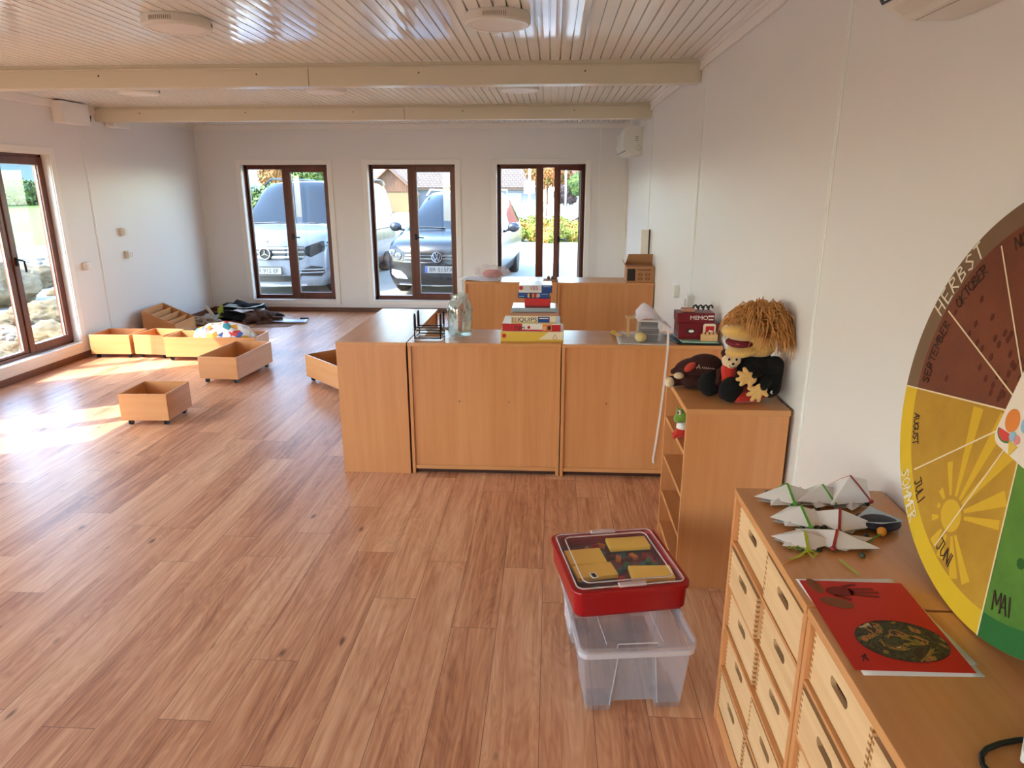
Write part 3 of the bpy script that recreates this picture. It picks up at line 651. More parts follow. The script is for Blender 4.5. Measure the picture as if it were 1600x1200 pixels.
M_SILVER = mat('van_silver', (98, 104, 114), .28, .15, coat=.4)
M_DGREY = mat('car_dark_grey', (12, 14, 19), .3, .1, coat=.5)
M_LAMP = mat('headlamp', (20, 24, 28), .12, .2)
M_PLATE = mat('plate_white', (104, 106, 108), .4)
XZ = lambda ox, oy, oz: basis((ox, oy, oz), (1, 0, 0), (0, 0, 1))     # x right, y up, z toward the viewer (-Y)
def on_front(b, pts, fy, y, th=.02, curve=True, off=.0, slopek=0, z0=0):
    """closed outline in x,z laid over the curved nose with thickness"""
    q = bmesh.new(); A = [q.verts.new((x, 0, z)) for x, z in pts]; B = [q.verts.new((x, 1, z)) for x, z in pts]; n = len(pts)
    for i in range(n): q.faces.new((A[i], A[(i+1) % n], B[(i+1) % n], B[i]))
    q.faces.new(A); q.faces.new(B[::-1]); lo, hi = min(p[0] for p in pts), max(p[0] for p in pts)
    for i in range(1, 12):
        bmesh.ops.bisect_plane(q, geom=q.verts[:]+q.edges[:]+q.faces[:], plane_co=(lo+(hi-lo)*i/12, 0, 0), plane_no=(1, 0, 0))
    lz, hz = min(p[1] for p in pts), max(p[1] for p in pts)
    for i in range(1, 6):
        bmesh.ops.bisect_plane(q, geom=q.verts[:]+q.edges[:]+q.faces[:], plane_co=(0, 0, lz+(hz-lz)*i/6), plane_no=(0, 0, 1))
    for v in q.verts: v.co.y = fy(v.co.x, y, v.co.z)-off*.6+(.05 if v.co.y > .5 else -th*.35)
    me_ = bpy.data.meshes.new('tmp'); q.to_mesh(me_); q.free(); b.b.from_mesh(me_); bpy.data.meshes.remove(me_)
def rrect(x0, z0, x1, z1, r=.02, n=4):
    out = []
    for cx, cz, a0 in ((x1-r, z1-r, 0), (x0+r, z1-r, 90), (x0+r, z0+r, 180), (x1-r, z0+r, 270)):
        for i in range(n+1): a = R_(a0+90*i/n); out.append((cx+r*math.cos(a), cz+r*math.sin(a)))
    return out
def plate(root, z, yy, txt, x=0):
    b = MB(); b.prism(rrect(-.26+x, -.055, .26+x, .055, .012), .012, XZ(0, yy, z)); p = b.build('number_plate', M_PLATE, root)
    text_mb(txt, .098, XZ(x+.01, yy-.0125, z-.002), 'plate_lettering', mat('plate_black', (3, 3, 4), .5), p)
    b = MB(); b.box(-.255+x, yy-.0135, z-.05, -.225+x, yy-.012, z+.05); b.build('plate_stripe', mat('plate_blue', (30, 60, 140), .5), p)
    b = MB(); b.prism(rrect(-.275+x, -.07, .275+x, .068, .01), .006, XZ(0, yy+.006, z)); b.build('plate_holder', M_BLACK, p)
# silver van -----------------------------------------------------------
vprof = [(.0, .18, .60, .62, .93, .80), (.05, .17, .84, .90, .97, .82), (.18, .17, .98, 1.04, .99, .84), (.55, .18, 1.06, 1.10, 1.0, .85), (.92, .2, 1.10, 1.14, 1.0, .84), (1.0, .2, 1.11, 1.17, 1.0, .84), (1.45, .2, 1.13, 1.52, 1.0, .82), (1.85, .2, 1.14, 1.84, 1.0, .80), (2.2, .2, 1.15, 1.89, 1.0, .80), (3.6, .2, 1.15, 1.91, 1.0, .80), (4.7, .2, 1.15, 1.88, 1.0, .79), (5.0, .25, 1.12, 1.70, .98, .78), (5.14, .35, .95, 1.0, .94, .78)]
van, fy, hw = car('van', 'silver-white van parked facing the left end window', (-4.93, 11.72, GZ), R_(-2), 1.04, M_SILVER, 1.93, 1.9, 5.14, vprof)
b = MB(); on_front(b, [(-.56, .62), (.56, .62), (.62, .70), (.60, .84), (-.60, .84), (-.62, .70)], fy, .03, .012); b.build('grille', mat('grille_dark', (7, 8, 9), .4), van)
b = MB()
for z in (.655, .735, .80): on_front(b, [(-.60, z), (.60, z), (.60, z+.03), (-.60, z+.03)], fy, .03, .028)
b.build('grille_bars', M_CHROME, van)
b = MB(); b.lathe([(.098, 0), (.098, .02), (.082, .02), (.082, 0)], M=XZ(0, -.045, .73), n=36, cap=False)
for q in range(3):
    a = R_(90+120*q); b.prism([(math.cos(a)*.086, math.sin(a)*.086), (math.cos(a+2.2)*.018, math.sin(a+2.2)*.018), (math.cos(a-2.2)*.018, math.sin(a-2.2)*.018)], .012, XZ(0, -.05, .73))
b.build('star_badge', M_CHROME, van); b = MB(); b.cyl((0, 0, 0), .085, .006, 32, XZ(0, -.036, .73)); b.build('badge_back', mat('badge_dark', (10, 10, 12), .4), van)
b = MB(); b.cyl((0, 0, 0), .025, .006, 24, basis((0, .045, .935), (1, 0, 0), (0, .25, .97))); b.build('bonnet_emblem', M_CHROME, van)
for s in (-1, 1):
    b = MB(); on_front(b, [(s*x, z) for x, z in ((.60, .70), (.70, .66), (.90, .76), (.955, .90), (.86, .92), (.62, .83))], fy, .05, .01, slopek=.10, z0=.7); hd = b.build('headlight', M_LAMP, van, bevel=.008)
    b = MB(); on_front(b, [(s*x, z) for x, z in ((.66, .71), (.74, .69), (.86, .78), (.86, .86), (.70, .79))], fy, .05, .018, slopek=.10, z0=.7); b.build('lens', mat('lens_dark', (5, 5, 7), .2), hd)
    b = MB(); on_front(b, [(s*x, z) for x, z in ((.52, .36), (.84, .34), (.90, .40), (.86, .49), (.70, .52), (.56, .46))], fy, .02, .014); b.build('fog_grille', mat('grille_dark', (7, 8, 9)), van)
    b = MB()
    for z in (.40, .45): on_front(b, [(s*.50, z), (s*.88, z), (s*.88, z+.014), (s*.50, z+.014)], fy, .02, .028)
    b.build('fog_trim', M_CHROME, van)
    b = MB(); b.ball((s*(hw+.13), 1.15, 1.17), (.12, .07, .10)); b.tube([(s*hw*.93, 1.2, 1.1), (s*(hw+.06), 1.17, 1.12)], .03); b.build('mirror', M_SILVER, van, smooth=True)
    b = MB(); b.tube([(s*.76, 1.9, 1.84), (s*.76, 2.2, 1.95), (s*.76, 4.4, 1.95), (s*.76, 4.75, 1.85)], .02); b.build('roof_rail', mat('rail_grey', (40, 42, 48), .4, .6), van, smooth=True)
    b = MB(); b.box(s*(hw+.002)-.004, 2.9, .93, s*(hw+.002)+.004, 4.9, .955); b.build('sliding_rail', mat('seam_dark', (20, 22, 26), .5), van)
b = MB(); on_front(b, [(-.50, .26), (.50, .26), (.54, .36), (-.54, .36)], fy, .02, .012); b.build('air_intake', mat('grille_dark', (7, 8, 9)), van)
b = MB(); on_front(b, [(-.62, .17), (.62, .17), (.62, .215), (-.62, .215)], fy, .02, .03); b.build('bumper_trim', M_CHROME, van)
plate(van, .45, -.05, 'BR 912 EF')
b = MB(); b.tube([(-.8, 1.0, 1.165), (-.2, .98, 1.19), (.05, .99, 1.17)], .012); b.tube([(.1, .99, 1.17), (.5, 1.0, 1.185), (.8, 1.06, 1.165)], .012); b.build('wipers', M_BLACK, van)
# dark grey car ---------------------------------------------------------
cprof = [(.0, .20, .55, .57, .90, .76), (.05, .18, .74, .78, .96, .78), (.2, .18, .85, .90, .985, .80), (.6, .18, .93, .97, 1.0, .82), (1.05, .2, .98, 1.02, 1.0, .82), (1.2, .2, 1.0, 1.08, 1.0, .82), (1.7, .2, 1.02, 1.40, 1.0, .76), (2.2, .2, 1.03, 1.64, 1.0, .72), (2.7, .2, 1.04, 1.70, 1.0, .72), (3.8, .2, 1.06, 1.69, 1.0, .71), (4.5, .22, 1.06, 1.58, .99, .70), (4.75, .3, 1.0, 1.25, .96, .72), (4.85, .4, .9, .95, .92, .72)]
vwc, fy, hw = car('car', 'dark grey people carrier parked facing the middle window', (-1.95, 11.76, GZ), R_(-3.2), 1.05, M_DGREY, 1.90, 1.7, 4.85, cprof)
b = MB(); on_front(b, [(-.58, .60), (.58, .60), (.60, .74), (-.60, .74)], fy, .03, .012); b.build('grille', mat('grille_black', (4, 4, 5), .3), vwc)
b = MB()
for z in (.635, .685): on_front(b, [(-.57, z), (.57, z), (.57, z+.014), (-.57, z+.014)], fy, .03, .024)
b.build('grille_bars', M_CHROME, vwc)
T = XZ(0, -.042, .675); b = MB(); b.lathe([(.088, 0), (.088, .016), (.074, .016), (.074, 0)], M=T, n=36, cap=False)
for poly in ([(-.030, .070), (0, .012), (.030, .070)], [(-.062, .044), (-.028, -.062), (0, .0), (.028, -.062), (.062, .044)]):
    for p, q in zip(poly, poly[1:]): ribbon(b, [p, q], .015, T, .004, .010)
b.build('letter_badge', M_CHROME, vwc); b = MB(); b.cyl((0, 0, 0), .076, .006, 32, T @ Matrix.Translation((0, 0, -.002))); b.build('badge_back', mat('badge_dark', (10, 10, 12)), vwc)
for s in (-1, 1):
    b = MB(); on_front(b, [(s*x, z) for x, z in ((.60, .59), (.80, .57), (.93, .70), (.90, .83), (.78, .83), (.60, .74))], fy, .05, .012, slopek=.08, z0=.6); hd = b.build('headlight', M_LAMP, vwc, bevel=.01)
    for q, (xx, zz) in enumerate(((.82, .72), (.70, .67))):
        b = MB(); b.lathe([(.055, 0), (.06, .012), (.03, .02), (.0, .022)], M=XZ(s*xx, fy(s*xx, .05, zz)-.024, zz), n=20, cap=False); b.build('lamp_reflector', M_CHROME, hd, smooth=True)
    b = MB(); on_front(b, [(s*x, z) for x, z in ((.50, .30), (.76, .30), (.88, .38), (.84, .45), (.66, .43))], fy, .03, .012); b.build('fog_lamp', M_CHROME, vwc)
    b = MB(); b.ball((s*(hw+.14), 1.45, 1.08), (.11, .07, .085)); b.tube([(s*hw*.93, 1.5, 1.0), (s*(hw+.06), 1.47, 1.04)], .025); b.build('mirror', mat('mirror_grey', (60, 64, 72), .2, .5), vwc, smooth=True)
    b = MB(); b.tube([(s*.64, 2.1, 1.62), (s*.66, 2.5, 1.73), (s*.66, 4.0, 1.72), (s*.64, 4.4, 1.62)], .018); b.build('roof_rail', M_CHROME, vwc, smooth=True)
b = MB(); on_front(b, [(-.48, .22), (.48, .22), (.56, .34), (-.56, .34)], fy, .02, .014); b.build('air_intake', mat('grille_black', (4, 4, 5)), vwc)
b = MB(); on_front(b, [(-.70, .19), (.70, .19), (.70, .215), (-.70, .215)], fy, .02, .03); b.build('bumper_trim', M_CHROME, vwc)
plate(vwc, .475, -.045, 'BR·515FX', .06)
b = MB(); b.tube([(-.7, 1.22, 1.09), (-.1, 1.16, 1.08)], .011); b.tube([(0, 1.16, 1.08), (.6, 1.22, 1.09)], .011); b.build('wipers', M_BLACK, vwc)
# car at the right edge of the far forecourt
sprof = [(.0, .2, .55, .57, .92, .76), (.1, .18, .74, .78, .97, .78), (.7, .18, .88, .9, 1.0, .8), (1.15, .2, .92, .96, 1.0, .8), (1.9, .2, .94, 1.34, 1.0, .72), (2.3, .2, .95, 1.42, 1.0, .7), (3.2, .2, .96, 1.40, 1.0, .7), (3.9, .22, .96, 1.05, .98, .7), (4.3, .3, .9, .94, .94, .74)]
c3, fy, hw = car('car', 'light blue-grey car parked side-on at the right beyond the shrubs', (-.35, 31.0, GZ-.63), R_(-75), 1.0, mat('car_pale', (96, 110, 130), .2, .4, coat=1), 1.78, 1.42, 4.3, sprof)

# ================================================================== FURNITURE
def outline_slot(cx, cy, w, h, n=8):
    r = h/2; out = []
    for i in range(n+1): a = R_(-90+180*i/n); out.append((cx+w/2-r+r*math.cos(a), cy+r*math.sin(a)))
    for i in range(n+1): a = R_(90+180*i/n); out.append((cx-w/2+r+r*math.cos(a), cy+r*math.sin(a)))
    return out
def cupboard(label, loc, rz, w, d, h=CAB, nshelf=1, screws=(), group='beech cupboards of the room divider'):
    """back towards -y, width along x, depth along +y"""
    t = thing('cupboard', label, 'cupboard', loc, rz, group)
    MB().box(-.002, -.004, h-.022, w+.002, d, h).build('top_panel', BEECHX, t, bevel=.0015)
    MB().box(0, 0, 0, .019, d, h-.022).build('side_panel', BEECH, t, bevel=.001); MB().box(w-.019, 0, 0, w, d, h-.022).build('side_panel', BEECH, t, bevel=.001)
    MB().box(.019, .012, .055, w-.019, .02, h-.022).build('back_panel', BEECH, t)
    MB().box(.019, .004, .03, w-.019, .02, .055).build('bottom_rail', BEECHX, t, bevel=.001)
    MB().box(.019, .03, .0, w-.019, .045, .03).build('plinth', DARKGAP, t)
    MB().box(.019, .02, .05, w-.019, d-.01, .069).build('shelf', BEECHX, t)
    for i in range(nshelf): z = .069+(h-.09)*(i+1)/(nshelf+1); MB().box(.019, .02, z, w-.019, d-.015, z+.018).build('shelf', BEECHX, t)
    for sx, sz in screws:
        b = MB(); b.cyl((0, 0, 0), .005, .004, 10, XZ(sx, .012, sz)); b.build('cam_screw', M_CHROME, t)
    return t
XZ = lambda ox, oy, oz: basis((ox, oy, oz), (1, 0, 0), (0, 0, 1))
cupboard('beech cupboard seen end-on at the left of the room divider, clear of toys', (-.853, 3.898, 0), R_(90), 1.17, .42)
# its end panel faces the viewer: the cupboard is turned a quarter
cupboard('beech cupboard back with two screws, below the glass jar and board games', (-.842, 3.902, 0), 0, .905, .415, screws=((.30, .47), (.60, .47)))
cupboard('beech cupboard back beneath the craft basket with the hanging ribbon', (.070, 3.902, 0), 0, .922, .415, screws=((.27, .47),))
cupboard('beech cupboard in the far row under the pink bag, left of the two', (-.845, 6.66, 0), 0, .905, .42)
cupboard('beech cupboard in the far row under the cardboard box, right of the two', (.067, 6.66, 0), 0, .925, .42)
# open bookcase against the right wall
bk = thing('bookcase', 'open beech bookcase with four compartments, plush puppets sitting on top', 'bookcase', (.567, 2.705, 0))
MB().box(-.004, -.002, CAB-.024, .418, .525, CAB).build('top_panel', BEECHX, bk, bevel=.0015)
MB().box(0, 0, 0, .414, .019, CAB-.024).build('side_panel', BEECH, bk, bevel=.001); MB().box(0, .504, 0, .414, .523, CAB-.024).build('side_panel', BEECH, bk, bevel=.001)
MB().box(.404, .019, .02, .412, .504, CAB-.024).build('back_panel', BEECH, bk)
for z in (.05, .222, .415, .615): MB().box(.004, .019, z, .404, .504, z+.019).build('shelf', BEECHY, bk, bevel=.001)
MB().box(.02, .019, 0, .035, .504, .05).build('plinth', BEECHY, bk)

# tray cabinets with birch drawers
def tray_cabinet(label, y0, first=False):
    w, d, h = .61, .43, CAB; x0 = .566
    t = thing('drawer_cabinet', label, 'cabinet', (x0, y0, 0), 0, 'tray cabinets along the right wall')
    MB().box(-.003, .001, h-.022, d, w-.001, h).build('top_panel', BEECHY, t, bevel=.0015)
    for yy in (0, w-.018): MB().box(0, yy, 0, d-.002, yy+.018, h-.022).build('side_panel', BEECH, t, bevel=.001)
    MB().box(.02, w/2-.008, .06, d-.01, w/2+.008, h-.022).build('divider', BEECH, t)
    MB().box(d-.01, .018, .02, d-.003, w-.018, h-.022).build('back_panel', BEECH, t)
    MB().box(.004, .018, 0, .02, w-.018, .062).build('plinth', BEECHY, t)
    zs = [.062+i*.1496 for i in range(5)]
    for z in zs[1:]: MB().box(.002, .018, z-.006, d-.01, w-.018, z+.004).build('runner_shelf', BEECHY, t)
    rd = random.Random(int(y0*100)+5)
    for c in range(2):
        ya = .020 if c == 0 else w/2+.011; wd = w/2-.031
        for r in range(5):
            z = zs[r]+.006; pull = rd.choice((0, .004, .01, .014, .004)); hh = .124
            b = MB()
            T = basis((pull+.012, ya+wd, z), (0, -1, 0), (0, 0, 1))      # plane facing -x : x axis -> -y, y axis -> z, z -> -x
            b.plate_hole([(0, 0), (wd, 0), (wd, hh), (0, hh)], outline_slot(wd/2, hh*.66, .082, .024), .011, T)
            b.box(pull+.012, ya, z, .36, ya+.009, z+hh); b.box(pull+.012, ya+wd-.009, z, .36, ya+wd, z+hh); b.box(.351, ya, z, .36, ya+wd, z+hh); b.box(pull+.012, ya+.009, z, .352, ya+wd-.009, z+.006)
            dr = b.build('drawer', BIRCH, t)
            fj = MB()
            for q in range(8):
                for yy in (ya-.0004, ya+wd-.0086): fj.box(pull+.0006, yy, z+.006+q*.0150, pull+.0100, yy+.009, z+.013+q*.0150)
            fj.build('finger_joints', mat('joint_ply', (170, 116, 68), .6), dr)
            if c == 0 and False: pass
    return t
tray_cabinet('birch tray drawer cabinet farthest along the right wall, paper pouches on top', 1.325)
tray_cabinet('birch tray drawer cabinet below the lower corner of the red picture', .708)
tray_cabinet('birch tray drawer cabinet nearest to the viewer, mostly below the frame edge', .091)

# rolling toy boxes
def rolling_box(label, loc, rz, w, d, h=.205, z0=.045, name='rolling_box', group='rolling beech toy boxes on the floor'):
    t = thing(name, label, 'box', loc, rz, group); th = .012
    MB().box(0, 0, z0, w, th, z0+h).build('front_panel', BEECHX, t, bevel=.0015); MB().box(0, d-th, z0, w, d, z0+h).build('back_panel', BEECHX, t, bevel=.0015)
    MB().box(0, th, z0, th, d-th, z0+h).build('side_panel', BEECHY, t, bevel=.0015); MB().box(w-th, th, z0, w, d-th, z0+h).build('side_panel', BEECHY, t, bevel=.0015)
    MB().box(th, th, z0+.004, w-th, d-th, z0+.012).build('bottom_panel', BEECHX, t)
    for x in (.045, w-.045):
        for y in (.045, d-.045):
            b = MB(); b.cyl((x, y, z0-.006), .016, .011, 12)
            for s in (-.008, .008): b.cyl((0, 0, -.005), .019, .010, 16, Matrix.Translation((x+s, y, .0192)) @ Matrix.Rotation(R_(90), 4, 'Y'))
            b.build('castor', M_BLACK, t)
    return t
rolling_box('small square rolling box standing alone, nearest on the open floor', (-3.185, 4.655, 0), R_(2), .36, .36)
rolling_box('long rolling box right of the box row, pointing away from the viewer', (-3.185, 5.835, 0), R_(-4), .37, .68)
rolling_box('sunlit rolling box at the left end of the row by the window', (-4.80, 6.715, 0), R_(1.5), .425, .345)
rolling_box('sunlit rolling box second from the left in the row', (-4.345, 6.745, 0), R_(-6), .35, .355)
rolling_box('wide rolling box in the row holding the printed bag', (-3.95, 6.63, 0), R_(1.5), .95, .36)
tb = rolling_box('rolling box of coloured beads sticking out beside the left cupboard', (-2.245, 5.98, 0), R_(-45), .62, .33)
# bead filling of the last box: individual blocks
bm_cols = [(200, 40, 40), (40, 60, 160), (240, 180, 40), (40, 130, 70), (230, 230, 225), (120, 50, 140)]
rd = random.Random(11); protos = []
for i, c in enumerate(bm_cols):
    b = MB(); b.ball((0, 0, 0), .016, sub=2) if i % 2 else b.box(-.014, -.014, -.014, .014, .014, .014); protos.append(b.build('toy_block', mat('toy_%d' % i, c, .4), None, bevel=0 if i % 2 else .002, smooth=bool(i % 2)))
Mtb = Matrix.Translation((-2.245, 5.98, 0)) @ Matrix.Rotation(R_(-45), 4, 'Z'); first = set()
cn = ['red', 'blue', 'yellow', 'green', 'white', 'purple']
for i in range(90):
    k_ = i % 6; o = protos[k_] if k_ not in first else protos[k_].copy()
    if k_ in first: COL.objects.link(o)
    first.add(k_)
    ix, iy, iz = i % 15, (i//15) % 6, 0
    o.location = Mtb @ Vector((.035+ix*.039, .040+iy*.048, .073+rd.uniform(0, .004))); o.rotation_euler = (0, 0, rd.uniform(0, 3))
    tag(o, '%s toy %s lying in the rolling box beside the left cupboard' % (cn[k_], 'ball' if k_ % 2 else 'cube'), 'toy', '%s toy pieces in the rolling box' % cn[k_])
# more pieces piled on top
for i in range(60):
    k_ = i % 6; o = protos[k_].copy(); COL.objects.link(o)
    o.location = Mtb @ Vector((.05+(i % 12)*.047, .055+((i//12) % 5)*.052, .105+rd.uniform(0, .004))); o.rotation_euler = (rd.uniform(0, .3), 0, rd.uniform(0, 3))

# sloping compartment rack by the wall
rk = thing('book_rack', 'sloping beech rack with four compartments against the left wall', 'rack', (-4.80, 7.68, 0), R_(6))
W_, D_ = .37, .58; z0, z1 = .34, .165
for y in (0, D_-.012):
    b = MB(); b.prism([(0, .01), (W_, .01), (W_, z1), (0, z0)], .012, basis((0, y+.012, 0), (1, 0, 0), (0, 0, 1))); b.build('side_panel', BEECHX, rk, bevel=.001)
MB().box(0, .012, .01, .012, D_-.012, z0).build('back_panel', BEECHY, rk); MB().box(W_-.012, .012, .01, W_, D_-.012, z1).build('front_panel', BEECHY, rk)
for i in (1, 2, 3): x = W_*i/4; zt = z0+(z1-z0)*i/4-.012; MB().box(x, .012, .02, x+.009, D_-.012, zt).build('partition', BEECHY, rk)
MB().box(.012, .012, .01, W_-.012, D_-.012, .02).build('bottom_panel', BEECHY, rk)

# ================================================================== CEILING LAMPS AND WALL FITTINGS
M_LAMPB = mat('lamp_body', (232, 226, 214), .35); M_DIFF = mat('lamp_diffuser', (240, 234, 226), .5)
def ceiling_lamp():
    t = thing('ceiling_lamp', None, 'lamp', (0, 0, ZC), 0, 'round ceiling lamps')
    b = MB(); b.lathe([(0, 0), (.165, 0), (.168, -.006), (.168, -.042), (.158, -.052), (.132, -.052), (.132, -.049)], n=48, cap=False); b.build('housing', M_LAMPB, t, smooth=False)
    b = MB(); b.cyl((0, 0, -.0505), .133, .003, 48); b.build('diffuser', M_DIFF, t)
    for a0 in (0, 120, 240):
        b = MB()
        for q in range(12):
            a = R_(-110+a0+q*3.4); b.box(-.0012, -.001, -.036, .0012, .002, -.018, Matrix.Rotation(a, 4, 'Z') @ Matrix.Translation((.1685, 0, 0)) @ Matrix.Rotation(R_(90), 4, 'Z'))
        b.build('vent_slots', mat('slot_brown', (120, 96, 76), .6), t)
    return t
lamps = [(-1.95, 3.80, 'round white ceiling lamp on the left in front of the near beam'), (-.29, 3.82, 'round white ceiling lamp on the right in front of the near beam'), (-3.60, 6.2, 'leftmost round ceiling lamp between the two beams'), (-1.95, 6.2, 'middle round ceiling lamp between the two beams'), (-.29, 6.2, 'right-hand round ceiling lamp between the two beams')]
L0 = ceiling_lamp()
def dup(root, loc, rz=None, label=None):
    r = root.copy(); COL.objects.link(r); r.location = loc
    if rz is not None: r.rotation_euler = (0, 0, rz)
    if label: r['label'] = label
    for ch in list(root.children):
        c = ch.copy(); COL.objects.link(c); c.parent = r
        for g in list(ch.children):
            d = g.copy(); COL.objects.link(d); d.parent = c
    return r
bpy.context.view_layer.update()
for i, (x, y, lb) in enumerate(lamps):
    if i == 0: L0.location = (x, y, ZC); L0['label'] = lb
    else: dup(L0, (x, y, ZC), None, lb)
def ac(label, loc, L, s=1):
    """local: x = out of the wall (-x world), y along the wall"""
    t = thing('air_conditioner', label, 'air conditioner', loc)
    b = MB(); b.prism([(0, .31), (-.17, .31), (-.205, .27), (-.215, .12), (-.185, .03), (-.12, 0), (0, 0)], L, Matrix.Translation((0, L, 0)) @ Matrix.Rotation(R_(90), 4, 'X')); bd = b.build('housing', mat('ac_white', (232, 228, 218), .3), t, bevel=.006)
    b = MB(); b.prism([(-.1952, .04), (-.1982, .045), (-.1482, .008), (-.1452, .005)], L-.06, Matrix.Translation((0, L-.03, 0)) @ Matrix.Rotation(R_(90), 4, 'X')); b.build('louvre', mat('ac_louvre', (220, 214, 204), .35), t)
    b = MB(); b.prism([(-.1995, .048), (-.1975, .050), (-.1885, .036), (-.1905, .034)], L-.02, Matrix.Translation((0, L-.01, 0)) @ Matrix.Rotation(R_(90), 4, 'X')); b.build('air_slot', M_BLACK, t)
    b = MB(); b.box(-.105, .01, -.0006, -.1035, L-.01, .0012); b.build('panel_joint', mat('joint_shadow', (120, 100, 80)), t)
    b = MB()
    for q in range(3): b.box(-.085, -.001, .15+q*.02, -.05, 0, .156+q*.02)
    b.tube([(-.045+.02*math.cos(R_(a)), -.001, .075+.028*math.sin(R_(a))) for a in range(0, 360, 20)], .0012, 5, closed=True)
    b.build('end_cap_marks', mat('mark_grey', (110, 104, 96), .5), t)
    return t
ac('white wall air conditioner high on the right wall near the far corner', (XR, 8.16, 2.075), .95)
ac('white wall air conditioner cut off by the top right corner of the frame', (XR, 1.12, 2.105), .83)
b = MB(); b.box(-.05, 0, 0, 0, .12, .06); o = b.build('cable_duct', M_TRIM, None, bevel=.004); o.location = (XR, 7.95, 2.36); tag(o, 'small white cable cover above the far air conditioner', 'cover')
def fitting(name, label, loc, w, h, d, side, twin=False, socket=False):
    t = thing(name, label, 'socket' if socket else 'switch', loc); s = side
    MB().box(min(0, s*d), -w/2, -h/2, max(0, s*d), w/2, h/2).build('housing', M_WHITE, t, bevel=.006)
    if socket:
        b = MB(); b.lathe([(.026, 0), (.026, .003), (.021, .003), (.019, -.004), (0, -.004)], M=basis((s*d, 0, 0), (0, s, 0), (0, 0, 1)), n=28, cap=False); b.build('plug_recess', mat('recess_grey', (190, 186, 178), .4), t)
    else:
        n_ = 2 if twin else 1
        for q in range(n_):
            a = -w/2+.012+(w-.024)*q/n_; MB().box(min(s*d, s*(d+.004)), a+.001, -h/2+.012, max(s*d, s*(d+.004)), a+(w-.024)/n_-.001, h/2-.012).build('rocker', M_WHITE, t, bevel=.002)
    return t
fitting('light_switch', 'upper white switch on the left wall by the corner', (XL, 7.69, 1.243), .085, .085, .05, 1, True)
fitting('socket', 'white surface socket below the upper switch on the left wall', (XL, 7.72, .985), .085, .085, .05, 1, socket=True)
fitting('light_switch', 'white box switch on the left wall beside the window', (XL, 6.97, .93), .085, .08, .05, 1)
fitting('light_switch', 'white surface switch on the right wall, farther of the two', (XR, 5.44, .935), .1, .1, .045, -1, True)
fitting('socket', 'white surface socket on the right wall above the red game boxes', (XR, 4.87, .93), .1, .11, .05, -1, socket=True)
jb = thing('junction_box', 'white junction box under the ceiling at the left end of the far beam', 'junction box', (XL, 6.86, 2.335))
MB().box(0, 0, 0, .11, .42, .205).build('housing', M_TRIM, jb, bevel=.008); MB().box(.11, .05, .03, .116, .37, .175).build('cover', M_TRIM, jb, bevel=.004)
b = MB(); b.tube([(.06, .42, .12), (.08, .47, .10), (.05, .50, .05), (.04, .53, .10)], .008); b.build('cable_end', mat('cable_brown', (60, 40, 30), .5), jb, smooth=True)
b = MB(); b.box(0, 0, 0, .10, .30, .11); o = b.build('vent_box', M_TRIM, None, bevel=.01); o.location = (XL, 7.68, 2.36); tag(o, 'small white ribbed box on the left wall right of the junction box', 'box')
bb = MB()
for q in range(5): bb.box(.1, .05+q*.035, .02, .103, .06+q*.035, .09)
bb.build('rib', M_TRIM, o)

# ================================================================== THINGS ON THE CUPBOARDS
# wire holder
b = MB(); hw_, hd_ = .078, .075; r = .0042
def rp(s, z, w=hw_, d=hd_): return [(-w, -d, z), (w, -d, z), (w+.012, 0, z), (w, d, z), (-w, d, z), (-w-.004, 0, z)]
b.tube(rp(1, .006), r, 6, closed=True); b.tube(rp(1, .055), r, 6, closed=True); b.tube([(-hw_, 0, .055), (hw_, 0, .055)], r, 6)
for sx in (-1, 1):
    for sy in (-1, 1): b.tube([(sx*hw_, sy*hd_, .0), (sx*hw_, sy*hd_, .13), (sx*hw_, sy*(hd_-.006), .145), (sx*hw_, sy*(hd_-.016), .150), (sx*hw_, sy*(hd_-.028), .145), (sx*hw_, sy*(hd_-.034), .13), (sx*hw_, sy*(hd_-.034), .055)], r, 6)
o = b.build('wire_rack', M_BLACK, None, smooth=True); o.location = (-.735, 4.06, CAB+.003); tag(o, 'black wire holder with looped corners left of the glass jar', 'wire rack')
# plate like white dish behind it, glass jar with tap
GL_ = glassmat('jar_glass', (244, 250, 248), .26, .03)
jr = thing('drink_dispenser', 'large embossed glass drink jar with a pink straw-like insert', 'jar', (-.555, 4.11, CAB))
b = MB(); prof = [(0, .004), (.062, .004), (.072, .012), (.074, .03), (.074, .17), (.068, .20), (.052, .225), (.049, .235), (.054, .24), (.054, .255), (.048, .262)]; b.lathe(prof, n=40, cap=False)
b.lathe([(.044, .262), (.045, .236), (.049, .222), (.064, .197), (.070, .168), (.070, .03), (.066, .018), (0, .016)], n=40, cap=False)
jar = b.build('jar', GL_, jr, smooth=True)
b = MB()
for zz in (.165, .105):
    for a in range(0, 360, 30): b.ball((.0745*math.cos(R_(a)), .0745*math.sin(R_(a)), zz), (.007, .007, .009), sub=1)
for a in range(0, 360, 45): b.tube([(.0745*math.cos(R_(a+t)), .0745*math.sin(R_(a+t)), .135+.018*math.sin(R_(t*8))) for t in range(0, 46, 5)], .0016, 5)
b.build('embossing', glassmat('jar_glass2', (230, 238, 236), .7, .08), jar, smooth=True)
b = MB(); b.tube([(0, 0, .03), (.004, 0, .10), (-.002, 0, .17)], .014, 8); b.tube([(-.03, .01, .14), (-.01, 0, .16), (.02, 0, .20)], .008, 6); b.tube([(0, 0, .16), (.02, .01, .18), (.03, 0, .15)], .01, 6); b.build('pink_insert', mat('pink_insert', (238, 150, 130), .5), jar, smooth=True)
